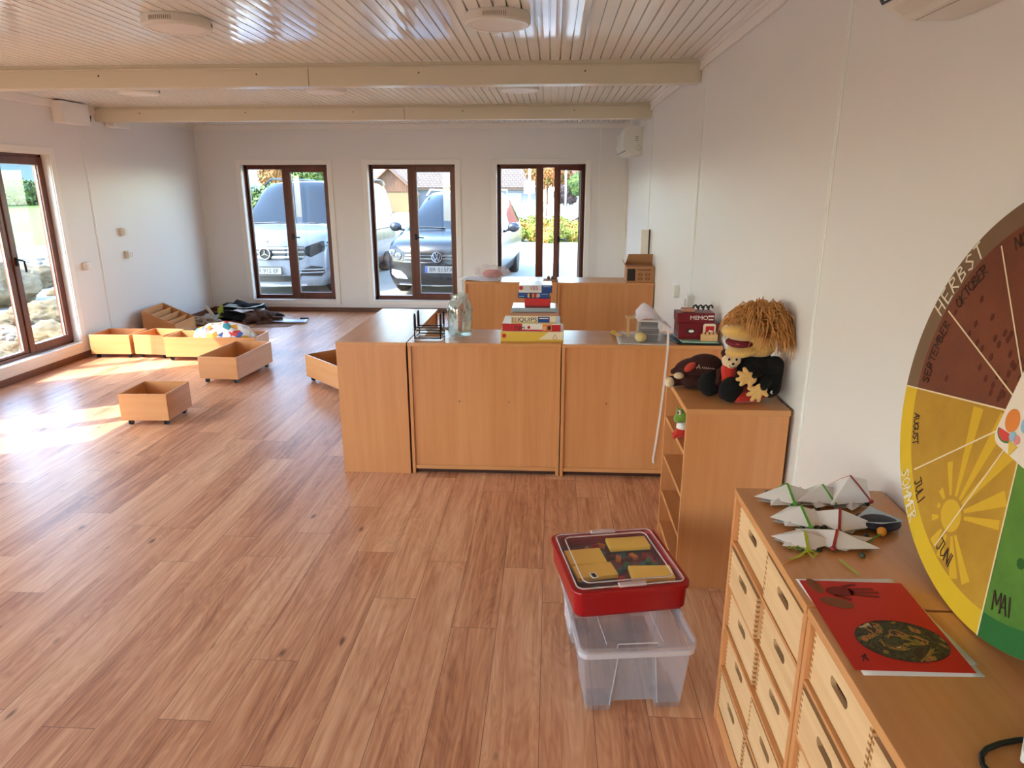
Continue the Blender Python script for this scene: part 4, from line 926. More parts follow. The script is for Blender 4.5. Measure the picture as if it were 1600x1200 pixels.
b = MB(); b.tube([(-.07, -.01, .045), (-.105, -.015, .045)], .009); b.tube([(-.105, -.015, .06), (-.105, -.015, .028)], .008); b.tube([(-.10, -.015, .058), (-.10, -.015, .078)], .006); b.build('tap', M_CHROME, jr, smooth=True)
o = MB().lathe([(0, 0), (.045, .0), (.06, .012), (.062, .014), (.044, .004), (0, .004)], n=32, cap=False).build('saucer', M_WHITE, None, smooth=True); o.location = (-.735, 4.23, CAB+.001); tag(o, 'white saucer half hidden behind the black wire holder', 'saucer')

# board games stack (sizes w along x, d along y)
def box_thing(name, label, cat, c, size, rz, mts, group=None, bevel=.0015):
    """plain lidded carton: tray + lid as parts; c = base centre"""
    w, d, h = size; t = thing(name, label, cat, c, rz, group)
    MB().box(-w/2+.0015, -d/2+.0015, 0, w/2-.0015, d/2-.0015, h-.003).build('tray', mts[1], t, bevel=bevel)
    MB().box(-w/2, -d/2, h*.22, w/2, d/2, h).build('lid', mts[0], t, bevel=bevel)
    return t
def front_patch(t, d, x0, z0, x1, z1, m, name='print_patch', off=.0006):
    b = MB(); b.box(x0, -d/2-off, z0, x1, -d/2+.0005, z1); return b.build(name, m, t)
z = CAB; SY = 4.10
c_red = mat('print_red', (190, 32, 34), .45); c_yel = mat('print_yellow', (226, 186, 70), .45); c_wht = mat('print_white', (236, 230, 222), .45); c_blu = mat('print_blue', (34, 70, 140), .4); c_cream = mat('print_cream', (236, 222, 190), .5)
c_dk = mat('print_dark', (40, 34, 40), .5); c_grn = mat('print_green', (60, 120, 60), .5); c_org = mat('print_orange', (226, 130, 50), .5); c_skin = mat('print_skin', (226, 170, 130), .5); c_lblu = mat('print_light_blue', (150, 190, 214), .3)
G = 'board games stacked on the room divider'
g1 = box_thing('board_game', 'yellow and white board game box at the bottom of the game stack', 'board game', (-.108, SY, z), (.375, .27, .06), 0, (c_cream, c_yel), G); h_ = .27
front_patch(g1, h_, -.186, .0, .02, .058, c_yel); b = MB(); b.prism([(-.02, 0), (.02, 0), (.10, .058), (.02, .058)], .0008, XZ(0, -h_/2, 0)); b.build('print_patch', c_yel, g1)
b = MB(); b.cyl((0, 0, 0), .013, .0012, 20, XZ(-.165, -h_/2-.0004, .034)); b.build('round_mark', c_red, g1); b = MB(); b.tube([(.135, -h_/2-.001, .045), (.122, -h_/2-.001, .02), (.135, -h_/2-.001, .012), (.148, -h_/2-.001, .02)], .0014, 5, closed=True); b.build('drop_mark', c_red, g1)
z += .0605
g2 = box_thing('board_game', 'red and white board game box second from the bottom of the stack', 'board game', (-.112, SY, z), (.345, .26, .046), 0, (c_wht, c_red), G); h_ = .26
front_patch(g2, h_, -.172, .0, -.055, .0455, c_red); front_patch(g2, h_, .065, .004, .12, .044, c_org); front_patch(g2, h_, .07, .006, .085, .03, c_skin, off=.001); front_patch(g2, h_, .095, .01, .115, .034, c_dk, off=.001); front_patch(g2, h_, .12, .0, .172, .04, c_red)
text_mb('ITEM', .03, XZ(-.07, -h_/2-.0012, .018), 'lettering', c_dk, g2); text_mb('HALLI', .026, XZ(-.125, -h_/2-.0012, .024), 'lettering', c_org, g2) if 0 else None
b = MB(); b.cyl((0, 0, 0), .009, .001, 16, XZ(-.015, -h_/2-.0004, .024)); b.build('red_dot', c_red, g2)
z += .0465
g3 = box_thing('board_game', 'cream and blue game box lettered QUIPS in the middle of the stack', 'board game', (-.100, SY-.01, z), (.265, .23, .044), 0, (c_cream, mat('print_quips', (206, 184, 110), .5)), G); h_ = .23
text_mb('QUIPS', .034, XZ(-.033, -h_/2-.0012, .022), 'lettering', mat('print_navy', (22, 34, 70), .5), g3, sx=1.15); front_patch(g3, h_, .026, .006, .095, .040, c_blu); front_patch(g3, h_, .034, .028, .088, .033, c_wht, off=.001)
for q in range(5): front_patch(g3, h_, -.128+q*.009, .008, -.124+q*.009, .036, c_org if q % 2 else c_dk)
z += .0445
b = MB(); b.box(-.143, -.115, 0, .143, .115, .016); o = b.build('wooden_board', wood('board_pinkish', (150, 104, 84), (184, 136, 112), 'X', .5), None, bevel=.002); o.location = (-.095, SY-.005, z); tag(o, 'thin brown wooden board lying on the QUIPS box', 'board')
z += .0165
g4 = box_thing('game_tin', 'flat shiny silver-blue tin under the red box in the stack', 'tin', (-.100, SY, z), (.26, .19, .026), 0, (mat('tin_blue', (176, 202, 216), .18, .6), mat('tin_blue', (176, 202, 216))), None)
z += .0265
g5 = box_thing('board_game', 'plain dark red box near the top of the game stack', 'board game', (-.078, SY-.03, z), (.15, .11, .054), R_(-3), (c_red, mat('print_darkred', (120, 20, 24), .5)), G)
z += .0545
g6 = box_thing('board_game', 'blue picture-printed box on the plain dark red box', 'board game', (-.100, SY-.02, z), (.185, .12, .034), R_(-2), (c_blu, c_blu), G); h_ = .12
for q, (xx, cc) in enumerate(((-.035, c_yel), (-.022, c_dk), (-.008, c_org), (.004, c_red), (.018, c_skin), (.028, c_lblu))): front_patch(g6, h_, xx, .004+.004*(q % 2), xx+.011, .028, cc)
front_patch(g6, h_, .045, .024, .085, .027, c_lblu); front_patch(g6, h_, -.085, .008, -.055, .012, c_lblu)
z += .0345
g7 = box_thing('board_game', 'white and blue box with red lettering topmost of the game stack', 'board game', (-.092, SY+.01, z), (.195, .20, .044), R_(1), (mat('print_greylid', (214, 218, 222), .25), c_wht), G); h_ = .20
front_patch(g7, h_, .035, .0, .0975, .0435, c_blu); front_patch(g7, h_, .045, .034, .09, .038, c_lblu, off=.001); text_mb('VES', .032, XZ(-.01, -h_/2-.0012, .026), 'lettering', c_red, g7)
b = MB(); b.cyl((0, 0, 0), .012, .0012, 20, XZ(-.085, -h_/2-.0004, .028)); b.build('round_mark', c_red, g7)

# craft corner: newspaper, basket, cloth, yarn, stool
def sheet(name, pts, m, label=None, cat='paper', th=.0008, loc=(0, 0, 0), parent=None, group=None, warp=0, n=10, seed=0):
    """quad sheet of paper subdivided with a slight wave; pts 4 corners (x,y)"""
    b = bmesh.new(); rd = random.Random(seed); g = []
    for i in range(n+1):
        row = []
        for j in range(n+1):
            u, v = i/n, j/n; p = (Vector(pts[0])*(1-u)*(1-v)+Vector(pts[1])*u*(1-v)+Vector(pts[2])*u*v+Vector(pts[3])*(1-u)*v)
            row.append(b.verts.new((p.x, p.y, warp*(.5+.5*noise.noise(Vector((u*2.2+seed, v*2.2, seed))))+(abs(u-.5)**3+abs(v-.5)**3)*warp*2)))
        g.append(row)
    for i in range(n):
        for j in range(n): b.faces.new((g[i][j], g[i+1][j], g[i+1][j+1], g[i][j+1]))
    bmesh.ops.recalc_face_normals(b, faces=b.faces)
    me = bpy.data.meshes.new(name); b.to_mesh(me); b.free(); me.materials.append(m)
    o = bpy.data.objects.new(name, me); COL.objects.link(o); o.location = loc; o.parent = parent
    q = o.modifiers.new('thick', 'SOLIDIFY'); q.thickness = th; q.offset = 1
    for p in me.polygons: p.use_smooth = True
    if label: tag(o, label, cat, group)
    return o
M_PAPER = mat('paper_white', (232, 226, 224), .7); M_PAPER2 = mat('paper_print', (206, 200, 196), .7, noise_amt=.25, noise_scale=60); M_PAPERC = mat('paper_cream', (232, 214, 188), .7)
sheet('newspaper', [(.395, 3.905), (.70, 3.895), (.72, 4.25), (.405, 4.25)], M_PAPER2, 'printed newspaper sheet under the craft basket', 'newspaper', loc=(0, 0, CAB+.001), warp=.002)
bs = thing('storage_basket', 'clear plastic box of dark craft scraps with a pale cloth over it', 'box', (.585, 4.03, CAB+.005))
MC = plasticfilm('clear_box', (216, 216, 222), .13)
b = MB(); b.lathe([(.066, 0), (.082, .125)], n=4, M=Matrix.Rotation(R_(45), 4, 'Z') @ Matrix.Diagonal((1.3, 1.3, 1, 1))); bx_ = b.build('box_body', MC, bs, solid=.002)
b = MB(); b.tube([(s*.073*c, t_*.073*c2, .126) for s, t_, c, c2 in ((-1, -1, 1, 1), (1, -1, 1, 1), (1, 1, 1, 1), (-1, 1, 1, 1))], .004, 6, closed=True); b.build('rim', mat('rim_clear', (220, 216, 220), .3), bs)
rd = random.Random(3)
for q in range(7):
    b = MB(); z_ = .008+q*.013; b.box(-.05, -.05, z_, .05, .05, z_+.009, Matrix.Rotation(rd.uniform(-.15, .15), 4, 'Z')); o = b.build('felt_scrap', mat('scrap%d' % (q % 3), ((62, 44, 46), (92, 60, 58), (120, 110, 112))[q % 3], .9), None); o.location = (.585, 4.03, CAB+.007)
    tag(o, 'folded dark felt piece stacked inside the clear craft box', 'felt', 'dark felt pieces in the clear box')
# cloth: draped wave mesh
b = bmesh.new(); n_ = 22; g = []
for i in range(n_+1):
    row = []
    for j in range(n_+1):
        u, v = i/n_, j/n_; x = -.078+.20*u; y = -.08+.16*v
        zz = .138+.075*math.exp(-((u-.18)**2/.04+(v-.5)**2/.10))+.045*math.exp(-((u-.45)**2/.05+(v-.45)**2/.16))+.02*noise.noise(Vector((u*4, v*4, 1)))-.055*max(0, u-.62)**1*2.2
        row.append(b.verts.new((x, y, zz)))
    g.append(row)
for i in range(n_):
    for j in range(n_): b.faces.new((g[i][j], g[i+1][j], g[i+1][j+1], g[i][j+1]))
me = bpy.data.meshes.new('cloth'); b.to_mesh(me); b.free(); me.materials.append(mat('cloth_lilac', (214, 202, 210), .85))
for p in me.polygons: p.use_smooth = True
o = bpy.data.objects.new('cloth', me); COL.objects.link(o); o.location = (.58, 4.03, CAB); q = o.modifiers.new('t', 'SOLIDIFY'); q.thickness = .0015
tag(o, 'crumpled pale lilac cloth over the clear craft box', 'cloth')
b = MB(); pts = [(.66, 3.99, .96), (.672, 3.94, .925), (.676, 3.893, .90), (.677, 3.888, .80), (.668, 3.886, .60), (.655, 3.886, .40), (.640, 3.887, .22), (.630, 3.888, .13), (.634, 3.888, .105)]
for p, q in zip(pts, pts[1:]):
    p, q = Vector(p), Vector(q); b.quad(p-Vector((.006, 0, 0)), p+Vector((.006, 0, 0)), q+Vector((.006, 0, 0)), q-Vector((.006, 0, 0)))
bmesh.ops.remove_doubles(b.b, verts=b.b.verts, dist=.0002); o = b.build('ribbon', mat('ribbon_white', (236, 222, 214), .5), None, solid=.0007); tag(o, 'long white ribbon hanging down the back of the divider cupboard', 'ribbon')
st = thing('toy_stand', 'small natural wood toy frame left of the clear craft box', 'toy', (.50, 4.12, CAB+.004)); MW = wood('toy_wood', (204, 158, 104), (228, 186, 132), 'Z', .5)
for x in (-.028, .028):
    for y in (-.02, .03): MB().box(x-.005, y-.005, 0, x+.005, y+.005, .115).build('leg', MW, st)
MB().box(-.042, -.027, .115, .042, .037, .124).build('top_bar', MW, st, bevel=.002)
b = MB(); b.ball((0, 0, .03), (.034, .03, .029)); o = b.build('yarn_ball', mat('yarn_cream', (214, 190, 130), .95, bump=.8, bump_scale=60), None, smooth=True); o.location = (.53, 3.965, CAB+.003); tag(o, 'cream ball of yarn on the newspaper in front of the toy frame', 'yarn')
b = MB(); b.tube([(0, 0, .008), (.045, -.03, .008)], .008); o = b.build('wooden_peg', MW, None, smooth=True); b = MB(); b.ball((-.006, .004, .018), .016); b.build('head', c_yel, o, smooth=True); o.location = (.395, 4.16, CAB+.001); tag(o, 'yellow-headed wooden peg at the left of the newspaper', 'toy')
# dark folders with card games
sheet('folder', [(.735, 3.925), (.985, 3.91), (.99, 4.20), (.70, 4.20)], mat('folder_black', (28, 28, 32), .4), 'black folder under the red game boxes', 'folder', th=.006, loc=(0, 0, CAB+.001))
sheet('picture_book', [(.77, 3.94), (.975, 3.93), (.985, 4.17), (.75, 4.17)], mat('book_green', (150, 186, 160), .4, noise_amt=.4, noise_scale=25), 'pale green picture book lying on the black folder', 'book', th=.006, loc=(0, 0, CAB+.008))
zz = CAB+.0155; RB = mat('game_darkred', (118, 22, 34), .4)
g8 = box_thing('board_game', 'larger dark red game box with an eye motif against the right wall', 'board game', (.870, 4.075, zz), (.235, .15, .098), 0, (RB, RB), 'dark red memory game boxes'); h_ = .15
b = MB(); b.lathe([(.022, 0), (.022, .001)], M=XZ(-.045, -h_/2-.0004, .05) @ Matrix.Diagonal((1.2, .7, 1, 1)), n=24); e_ = b.build('eye_print', c_dk, g8); b = MB(); b.lathe([(.012, 0), (.012, .001)], M=XZ(-.043, -h_/2-.0016, .05) @ Matrix.Diagonal((1.3, .7, 1, 1)), n=20); b.build('eye_white', c_wht, e_)
g9 = box_thing('board_game', 'smaller dark red box with white MEMO lettering on the eye box', 'board game', (.850, 4.065, zz+.0985), (.215, .13, .058), 0, (RB, RB), 'dark red memory game boxes'); h_ = .13
text_mb('ME', .034, XZ(-.012, -h_/2-.001, .030), 'lettering', c_wht, g9, sx=1.1); text_mb('MO', .034, XZ(.04, -h_/2-.001, .030), 'lettering', c_wht, g9, sx=1.1); text_mb('8+  96', .016, XZ(.085, -h_/2-.001, .038), 'lettering', c_wht, g9) if 0 else None
for q in range(3): front_patch(g9, h_, .07+q*.011, .036, .079+q*.011, .045, c_wht)
front_patch(g9, h_, .072, .018, .1, .024, c_wht)
cr_ = thing('card_rack', 'small pinkish rack of dark hooked tokens on the MEMO box', 'toy', (.86, 4.07, zz+.157)); MB().box(-.085, -.03, 0, -.01, .03, .018).build('block', mat('block_pink', (196, 140, 120), .6), cr_, bevel=.003)
for q in range(4):
    b = MB(); x = -.01+q*.030; b.tube([(x-.008, 0, .008), (x-.004, 0, .03), (x+.008, 0, .036), (x+.016, 0, .028), (x+.014, 0, .018)], .006, 8); b.build('hook_token', c_dk, cr_, smooth=True)
pc = thing('puzzle_card', 'rounded picture card with a red print leaning on the eye box', 'card', (.928, 3.987, zz)); b = MB(); b.prism(rrect(-.036, 0.0, .036, .098, .012), .004, XZ(0, 0, 0)); b.build('card', M_PAPERC, pc); b = MB(); b.box(-.022, -.0052, .02, .026, -.0038, .084); b.build('red_print', c_red, pc)
b = MB(); b.prism([(-.02, .03), (.0, .05), (.02, .045), (.022, .055), (0, .062)], .001, XZ(0, -.0052, 0)); b.build('white_stroke', c_wht, pc)
hc_ = thing('wooden_rack', 'little natural wood rack of pegs before the picture card', 'toy', (.925, 3.962, zz)); MB().box(-.048, -.012, 0, .048, .012, .04).build('rack', MW, hc_, bevel=.003)
for q in range(4): b = MB(); b.cyl((-.033+q*.022, -.0, .04), .0075, .012, 12); b.build('peg', MW, hc_)

# far row: paper, plastic bag, wooden toy, cardboard box, panel
sheet('paper_sheet', [(-.93, 6.74), (-.50, 6.62), (-.50, 6.95), (-.86, 7.05)], M_PAPER, 'large white paper sheet on the far row left cupboard', 'paper', loc=(0, 0, CAB+.001), warp=.012, th=.0015)
pb = thing('plastic_bag', 'see-through plastic bag with pink fabric on the far row', 'bag', (-.585, 6.83, CAB+.02))
b = MB(); b.ball((0, 0, .04), (.10, .07, .045)); b.cap((-.05, 0, .04), (.09, -.02, .035), .03, .022); b.build('pink_fabric', mat('pink_fabric', (196, 110, 108), .8, noise_amt=.3, noise_scale=30, bump=1, bump_scale=25), pb, remesh=.008)
b = bmesh.new(); r_ = bmesh.ops.create_icosphere(b, subdivisions=4, radius=1)
for v in b.verts:
    d = v.co.normalized(); f = 1+.35*noise.noise(d*2.7); v.co = Vector((d.x*.17, d.y*.11, max(-.015, .05+d.z*.065)))*f
me = bpy.data.meshes.new('film'); b.to_mesh(me); b.free(); me.materials.append(plasticfilm('bag_film', (236, 214, 214), .3, .15)); o = bpy.data.objects.new('film', me); COL.objects.link(o); o.parent = pb
wt_ = thing('wooden_toy', 'brown wooden tray of small knobs on the joint of the far cupboards', 'toy', (-.005, 6.74, CAB)); MB().box(-.07, -.06, 0, .07, .06, .022).build('tray', mat('toy_brown', (150, 106, 84), .6), wt_, bevel=.004)
for p in ((-.02, 0), (.02, .01), (.045, -.02)): b = MB(); b.ball((p[0], p[1], .034), .017); b.build('knob', mat('toy_brown2', (120, 74, 54), .6), wt_, smooth=True)
cbx = thing('cardboard_box', 'brown cardboard box with a black label on the far row by the wall', 'box', (.862, 6.80, CAB)); CB = mat('cardboard', (176, 124, 84), .8, noise_amt=.08, noise_scale=30)
b = MB(); b.box(-.135, -.10, 0, .135, .10, .15); b.build('carton', CB, cbx, bevel=.002)
b = MB(); b.quad((-.13, .10, .15), (.135, .10, .15), (.135, .06, .255), (-.105, .06, .255)); b.build('flap', CB, cbx, solid=.004); b = MB(); b.quad((-.135, -.1, .15), (-.135, .1, .15), (-.165, .09, .20), (-.165, -.09, .19)); b.build('flap', CB, cbx, solid=.004)
MB().box(-.125, -.1012, .015, -.05, -.1002, .13).build('label', mat('label_dark', (46, 36, 32), .6), cbx); cp = mat('carton_print', (110, 66, 44), .7)
for q in range(2):
    for p in range(2): b = MB(); b.lathe([(.017, 0), (.017, .001), (.010, .001), (.010, 0)], M=XZ(.0+q*.07, -.1002, .035+p*.04) @ Matrix.Diagonal((1.3, .8, 1, 1)), n=20, cap=False); b.build('printed_icon', cp, cbx)
MB().box(-.03, -.1012, .115, .10, -.1002, .125).build('printed_line', cp, cbx)
wp = thing('tall_board', 'tall narrow white board standing in the gap behind the cardboard box', 'board', (.935, 7.12, 0)); MB().box(-.03, 0, 0, .045, .02, 1.31).build('board', M_TRIM, wp, bevel=.002); MB().box(.045, -.002, 0, .06, .022, 1.31).build('edge', DARKGAP, wp)

# ================================================================== PLUSH TOYS ON THE BOOKCASE
FY = mat('fleece_yellow', (220, 172, 92), .95, sheen=.4, bump=.5, bump_scale=120); FB = mat('plush_black', (10, 9, 9), .95, bump=.6, bump_scale=120); FBR = mat('plush_brown', (58, 22, 18), .95, bump=.6, bump_scale=110)
FCR = mat('plush_cream', (226, 196, 158), .95, sheen=.3, bump=.5, bump_scale=100); FRED = mat('plush_red', (196, 44, 26), .95, sheen=.3, bump=.5, bump_scale=110); FBE = mat('fleece_beige', (222, 176, 106), .95, sheen=.3, bump=.4, bump_scale=110); FMOUTH = mat('mouth_red', (110, 22, 34), .8)
HAIR = mat('hair_brown', (208, 146, 84), .8, noise_amt=.5, noise_scale=30)
pp = thing('hand_puppet', 'big hand puppet with yellow face, shaggy ginger hair and black jacket', 'puppet', (.855, 2.90, CAB))
# head: faces -x and slightly towards the viewer
RF = Matrix.Rotation(R_(28), 4, 'Z')     # local -x is the nose direction
b = MB(); H = Matrix.Translation((.012, -.01, .275)) @ RF
b.ball((0, 0, .02), (.100, .095, .085), M=H); b.ball((-.090, 0, .018), (.075, .074, .036), M=H, rot=Matrix.Rotation(R_(10), 4, 'Y')); b.ball((-.062, 0, -.058), (.078, .068, .026), M=H, rot=Matrix.Rotation(R_(-12), 4, 'Y')); b.ball((.01, 0, -.05), (.08, .08, .05), M=H)
hd = b.build('head', FY, pp, remesh=.006)
b = MB(); b.ball((-.082, 0, -.024), (.060, .060, .022), M=H); b.build('mouth', FMOUTH, hd, smooth=True); b = MB(); b.ball((-.10, -.02, -.022), (.035, .03, .008), M=H); b.build('tongue', mat('tongue_pink', (214, 120, 116), .8), hd, smooth=True)
b = MB(); rd = random.Random(21)
for i in range(1300):
    th = rd.uniform(0, 2*math.pi); ph = rd.uniform(0, .95)**.8*1.75
    d = Vector((math.sin(ph)*math.cos(th), math.sin(ph)*math.sin(th), math.cos(ph)))
    if d.x < -.50 and d.z < .45: continue
    p0 = H @ Vector((d.x*.098, d.y*.094, .02+d.z*.084)); out = (H.to_3x3() @ d); L = rd.uniform(.07, .12) if d.x < .2 else rd.uniform(.11, .17)
    dn = Vector((rd.uniform(-.3, .3), rd.uniform(-.3, .3), -1)); pts = [p0]
    v = out*.55+Vector((0, 0, .25))*rd.uniform(.2, .9)+Vector((rd.uniform(-.5, .5), rd.uniform(-.5, .5), 0))
    for k_ in range(5):
        pts.append(pts[-1]+v.normalized()*L/5); v = v*.6+dn*(.22+.10*k_)
    pts = [Vector((min(q.x, .138), q.y, q.z)) for q in pts]
    b.tube(pts, .0034, 4, r_end=.0008)
b.build('hair', HAIR, hd, smooth=True)
b = MB(); b.ball((.03, 0, .105), (.085, .085, .10)); b.cap((.02, .0, .13), (.02, 0, .20), .085, .055); b.cap((.02, -.07, .15), (-.05, -.10, .10), .034, .03); b.cap((.07, -.07, .065), (.085, -.07, .16), .05, .04); b.build('jacket', FB, pp, remesh=.007)
b = MB(); b.ball((-.02, -.06, .034), (.10, .055, .03)); b.cap((0, -.05, .042), (-.10, -.08, .055), .038, .036); b.cap((.02, -.08, .03), (-.06, -.105, .03), .032, .03); b.build('trousers', FRED, pp, remesh=.006)
for s, (cx, cy, cz) in enumerate(((-.095, -.105, .060), (-.165, -.02, .060))):
    b = MB(); b.ball((cx, cy, cz), (.050, .036, .056)); b.ball((cx+.03, cy+.03, cz-.02), (.035, .03, .035)); b.build('shoe', FB, pp, remesh=.006)
def fleece_hand(name, parent, M):
    b = MB(); b.ball((0, 0, 0), (.030, .012, .026), M=M)
    for k_, (a, L) in enumerate(((64, .046), (34, .054), (4, .054), (-26, .048))):
        d = Vector((math.cos(R_(a)), 0, math.sin(R_(a)))); b.cap(M @ (d*.014), M @ (d*L+Vector((0, -.004, 0))), .0105, .009)
    d = Vector((math.cos(R_(118)), 0, math.sin(R_(118)))); b.cap(M @ (d*.010), M @ (d*.034+Vector((0, -.006, 0))), .0105, .009)
    return b.build(name, FBE, parent, remesh=.0038)
fleece_hand('hand', pp, Matrix.Translation((-.030, -.135, .118)) @ Matrix.Rotation(R_(-150), 4, 'Y') @ Matrix.Rotation(R_(10), 4, 'X'))
fleece_hand('hand', pp, Matrix.Translation((.012, -.15, .075)) @ Matrix.Rotation(R_(160), 4, 'Y'))
b = MB(); b.cap((.055, -.10, .10), (.02, -.145, .085), .024, .022); b.cap((.03, -.08, .14), (-.02, -.13, .125), .022, .018); b.build('sleeve_ends', FB, pp, remesh=.006)
b = MB(); b.tube([(.07, -.122, .05), (.062, -.128, .056), (.066, -.13, .064)], .003); b.build('button', M_WHITE, pp)
# monkey
mk = thing('plush_monkey', 'small brown plush monkey with a cream smiling face in a red shirt', 'plush toy', (.762, 2.865, CAB))
b = MB(); b.ball((.01, .01, .185), (.040, .036, .038)); b.ball((-.018, .02, .196), .016); b.ball((.048, .0, .185), .014); hd = b.build('head', FBR, mk, remesh=.004)
b = MB(); b.ball((-.014, -.018, .172), (.024, .020, .026)); b.ball((.020, -.022, .176), (.022, .018, .024)); b.ball((.004, -.026, .158), (.026, .020, .018)); b.build('face', FCR, hd, remesh=.0035)
b = MB(); b.ball((.018, -.040, .182), (.0045, .003, .006)); b.ball((-.012, -.038, .182), (.0045, .003, .006)); b.ball((.004, -.046, .164), (.006, .004, .005)); b.build('eyes_and_nose', FB, hd, smooth=True)
b = MB(); b.tube([(-.012, -.0435, .158), (-.004, -.047, .150), (.006, -.0475, .148), (.016, -.045, .152)], .0012, 5); b.build('mouth', FB, hd)
b = MB(); b.tube([(.02+.014*math.cos(R_(a)), .012, .224+.010*math.sin(R_(a))) for a in range(0, 360, 30)], .003, 6, closed=True); b.build('hanging_loop', mat('loop_pink', (190, 120, 120), .6), hd, smooth=True)
b = MB(); b.ball((0, .01, .10), (.040, .034, .045)); b.cap((0, .0, .13), (0, .005, .06), .034, .040); b.build('shirt', FRED, mk, remesh=.005)
b = MB(); b.cap((-.01, 0, .05), (-.02, -.02, .02), .03, .02); b.cap((.02, 0, .05), (.03, -.02, .02), .03, .02); b.cap((-.035, .01, .12), (-.045, -.02, .075), .014, .013); b.build('limbs', FBR, mk, remesh=.005)
# brown plush lying down with cream paws
dg = thing('plush_dog', 'dark brown plush animal lying face down with cream paws over the shelf edge', 'plush toy', (.665, 3.06, CAB))
b = MB(); b.ball((.02, .02, .065), (.115, .075, .064)); b.ball((.04, .0, .10), (.08, .06, .05)); b.cap((-.06, -.02, .035), (-.115, -.035, .028), .030, .024); b.cap((-.05, .0, .09), (-.10, .01, .062), .022, .014); b.cap((-.04, -.06, .03), (.05, -.07, .03), .028, .03); b.build('body', FBR, dg, remesh=.006)
b = MB(); b.ball((-.122, -.045, .026), (.022, .022, .024)); b.build('paw', FCR, dg, smooth=True); b = MB(); b.ball((-.082, -.045, .058), (.024, .018, .015)); b.build('paw', FCR, dg, smooth=True)
b = MB(); b.ball((-.035, -.045, .098), (.030, .012, .018), rot=Matrix.Rotation(R_(-40), 4, 'Y')); b.build('red_scarf', mat('scarf_red', (190, 66, 48), .9), dg, smooth=True)
Tt = basis((.035, -.066, .100), (1, 0, -.1), (.1, .55, .83)); b = MB()
ribbon(b, [(-.045, -.008), (-.036, .012), (-.030, -.006)], .0022, Tt); ribbon(b, [(-.048, -.002), (-.034, .0)], .002, Tt)
rd = random.Random(8)
for k_ in range(7): x = -.022+k_*.0085; ribbon(b, [(x, -.003), (x+.003, .004), (x+.006, -.003)], .0018, Tt)
b.build('embroidery', mat('thread_pale', (206, 180, 160), .6), dg)
# green dragon plush inside the bookcase
dr = thing('plush_dragon', 'green plush dragon with a white eye in the top compartment of the bookcase', 'plush toy', (.592, 2.90, .634))
GRN = mat('plush_green', (116, 148, 52), .95, sheen=.3, bump=.5, bump_scale=100)
b = MB(); b.ball((0, 0, .105), (.034, .034, .030)); b.ball((-.018, -.005, .092), (.026, .026, .020)); b.cap((0, 0, .128), (.004, 0, .150), .010, .003); b.cap((-.022, .012, .125), (-.026, .014, .145), .009, .003); hd = b.build('head', GRN, dr, remesh=.004)
b = MB(); b.ball((-.020, -.018, .126), (.010, .009, .011)); e_ = b.build('eye', M_WHITE, hd, smooth=True); b = MB(); b.ball((-.027, -.022, .126), (.0045, .004, .006)); b.build('pupil', FB, e_, smooth=True)
b = MB(); b.ball((0, 0, .055), (.028, .026, .026)); b.build('collar', mat('plush_white', (232, 222, 214), .95), dr, smooth=True)
b = MB(); b.ball((0, 0, .030), (.034, .030, .030)); b.cap((-.02, -.01, .03), (-.036, -.014, .008), .012, .010); b.cap((-.01, .02, .03), (-.03, .03, .010), .012, .010); b.build('body', FRED, dr, remesh=.004)

# ================================================================== PLASTIC BOXES ON THE FLOOR
cl_ = thing('storage_box', 'empty frosted clear plastic box on the floor under the red box', 'storage box', (.138, 1.905, 0), R_(7))
MF = plasticfilm('frosted_clear', (236, 226, 232), .155, .3); MF2 = plasticfilm('frosted_rim', (240, 232, 238), .42, .25)
def rr(w, d, r, z, cx=0, cy=0, n=5): return [(cx+x, cy+y, z) for x, y in rrect(-w/2, -d/2, w/2, d/2, r, n)]
def loft(b, rings, cap0=True, cap1=False):
    V = [[b.b.verts.new(p) for p in r] for r in rings]; n = len(V[0])
    for A, B in zip(V, V[1:]):
        for i in range(n): b.b.faces.new((A[i], A[(i+1) % n], B[(i+1) % n], B[i]))
    if cap0: b.b.faces.new(V[0][::-1])
    if cap1: b.b.faces.new(V[-1])
    return V
CX, CY = .165, .27
# footprint with the middle of each short side pushed in, as moulded boxes have
def body_ring(z, t):
    w, d = .325+.035*t, .49+.045*t; ins = .020*(1-t*.6); hx = .070-.018*t; pts = []
    for (x, y) in [(-w/2, -d/2), (-hx-.006, -d/2), (-hx, -d/2+ins), (hx, -d/2+ins), (hx+.006, -d/2), (w/2, -d/2), (w/2, -.09), (w/2-ins*.5, -.085), (w/2-ins*.5, .085), (w/2, .09), (w/2, d/2), (hx+.006, d/2), (hx, d/2-ins), (-hx, d/2-ins), (-hx-.006, d/2), (-w/2, d/2), (-w/2, .09), (-w/2+ins*.5, .085), (-w/2+ins*.5, -.085), (-w/2, -.09)]:
        pts.append((CX+x, CY+y, z))
    return pts
b = MB(); loft(b, [body_ring(.022, 0), body_ring(.235, .9)], cap0=True)
b.build('body', MF, cl_, solid=.0025, bevel=.003)
for sx in (-1, 1):
    for sy in (-1, 1):
        b = MB(); x0 = CX+sx*.162; x1 = CX+sx*.077; y0 = CY+sy*.245; y1 = CY+sy*.16; b.box(min(x0, x1), min(y0, y1), 0, max(x0, x1), max(y0, y1), .024); b.build('foot', MF, cl_, bevel=.006)
b = MB(); loft(b, [rr(.366, .545, .03, .232, CX, CY), rr(.390, .570, .035, .236, CX, CY), rr(.392, .572, .035, .255, CX, CY), rr(.374, .554, .03, .256, CX, CY)], cap0=False); b.build('rim', MF2, cl_, solid=.002, smooth=False)
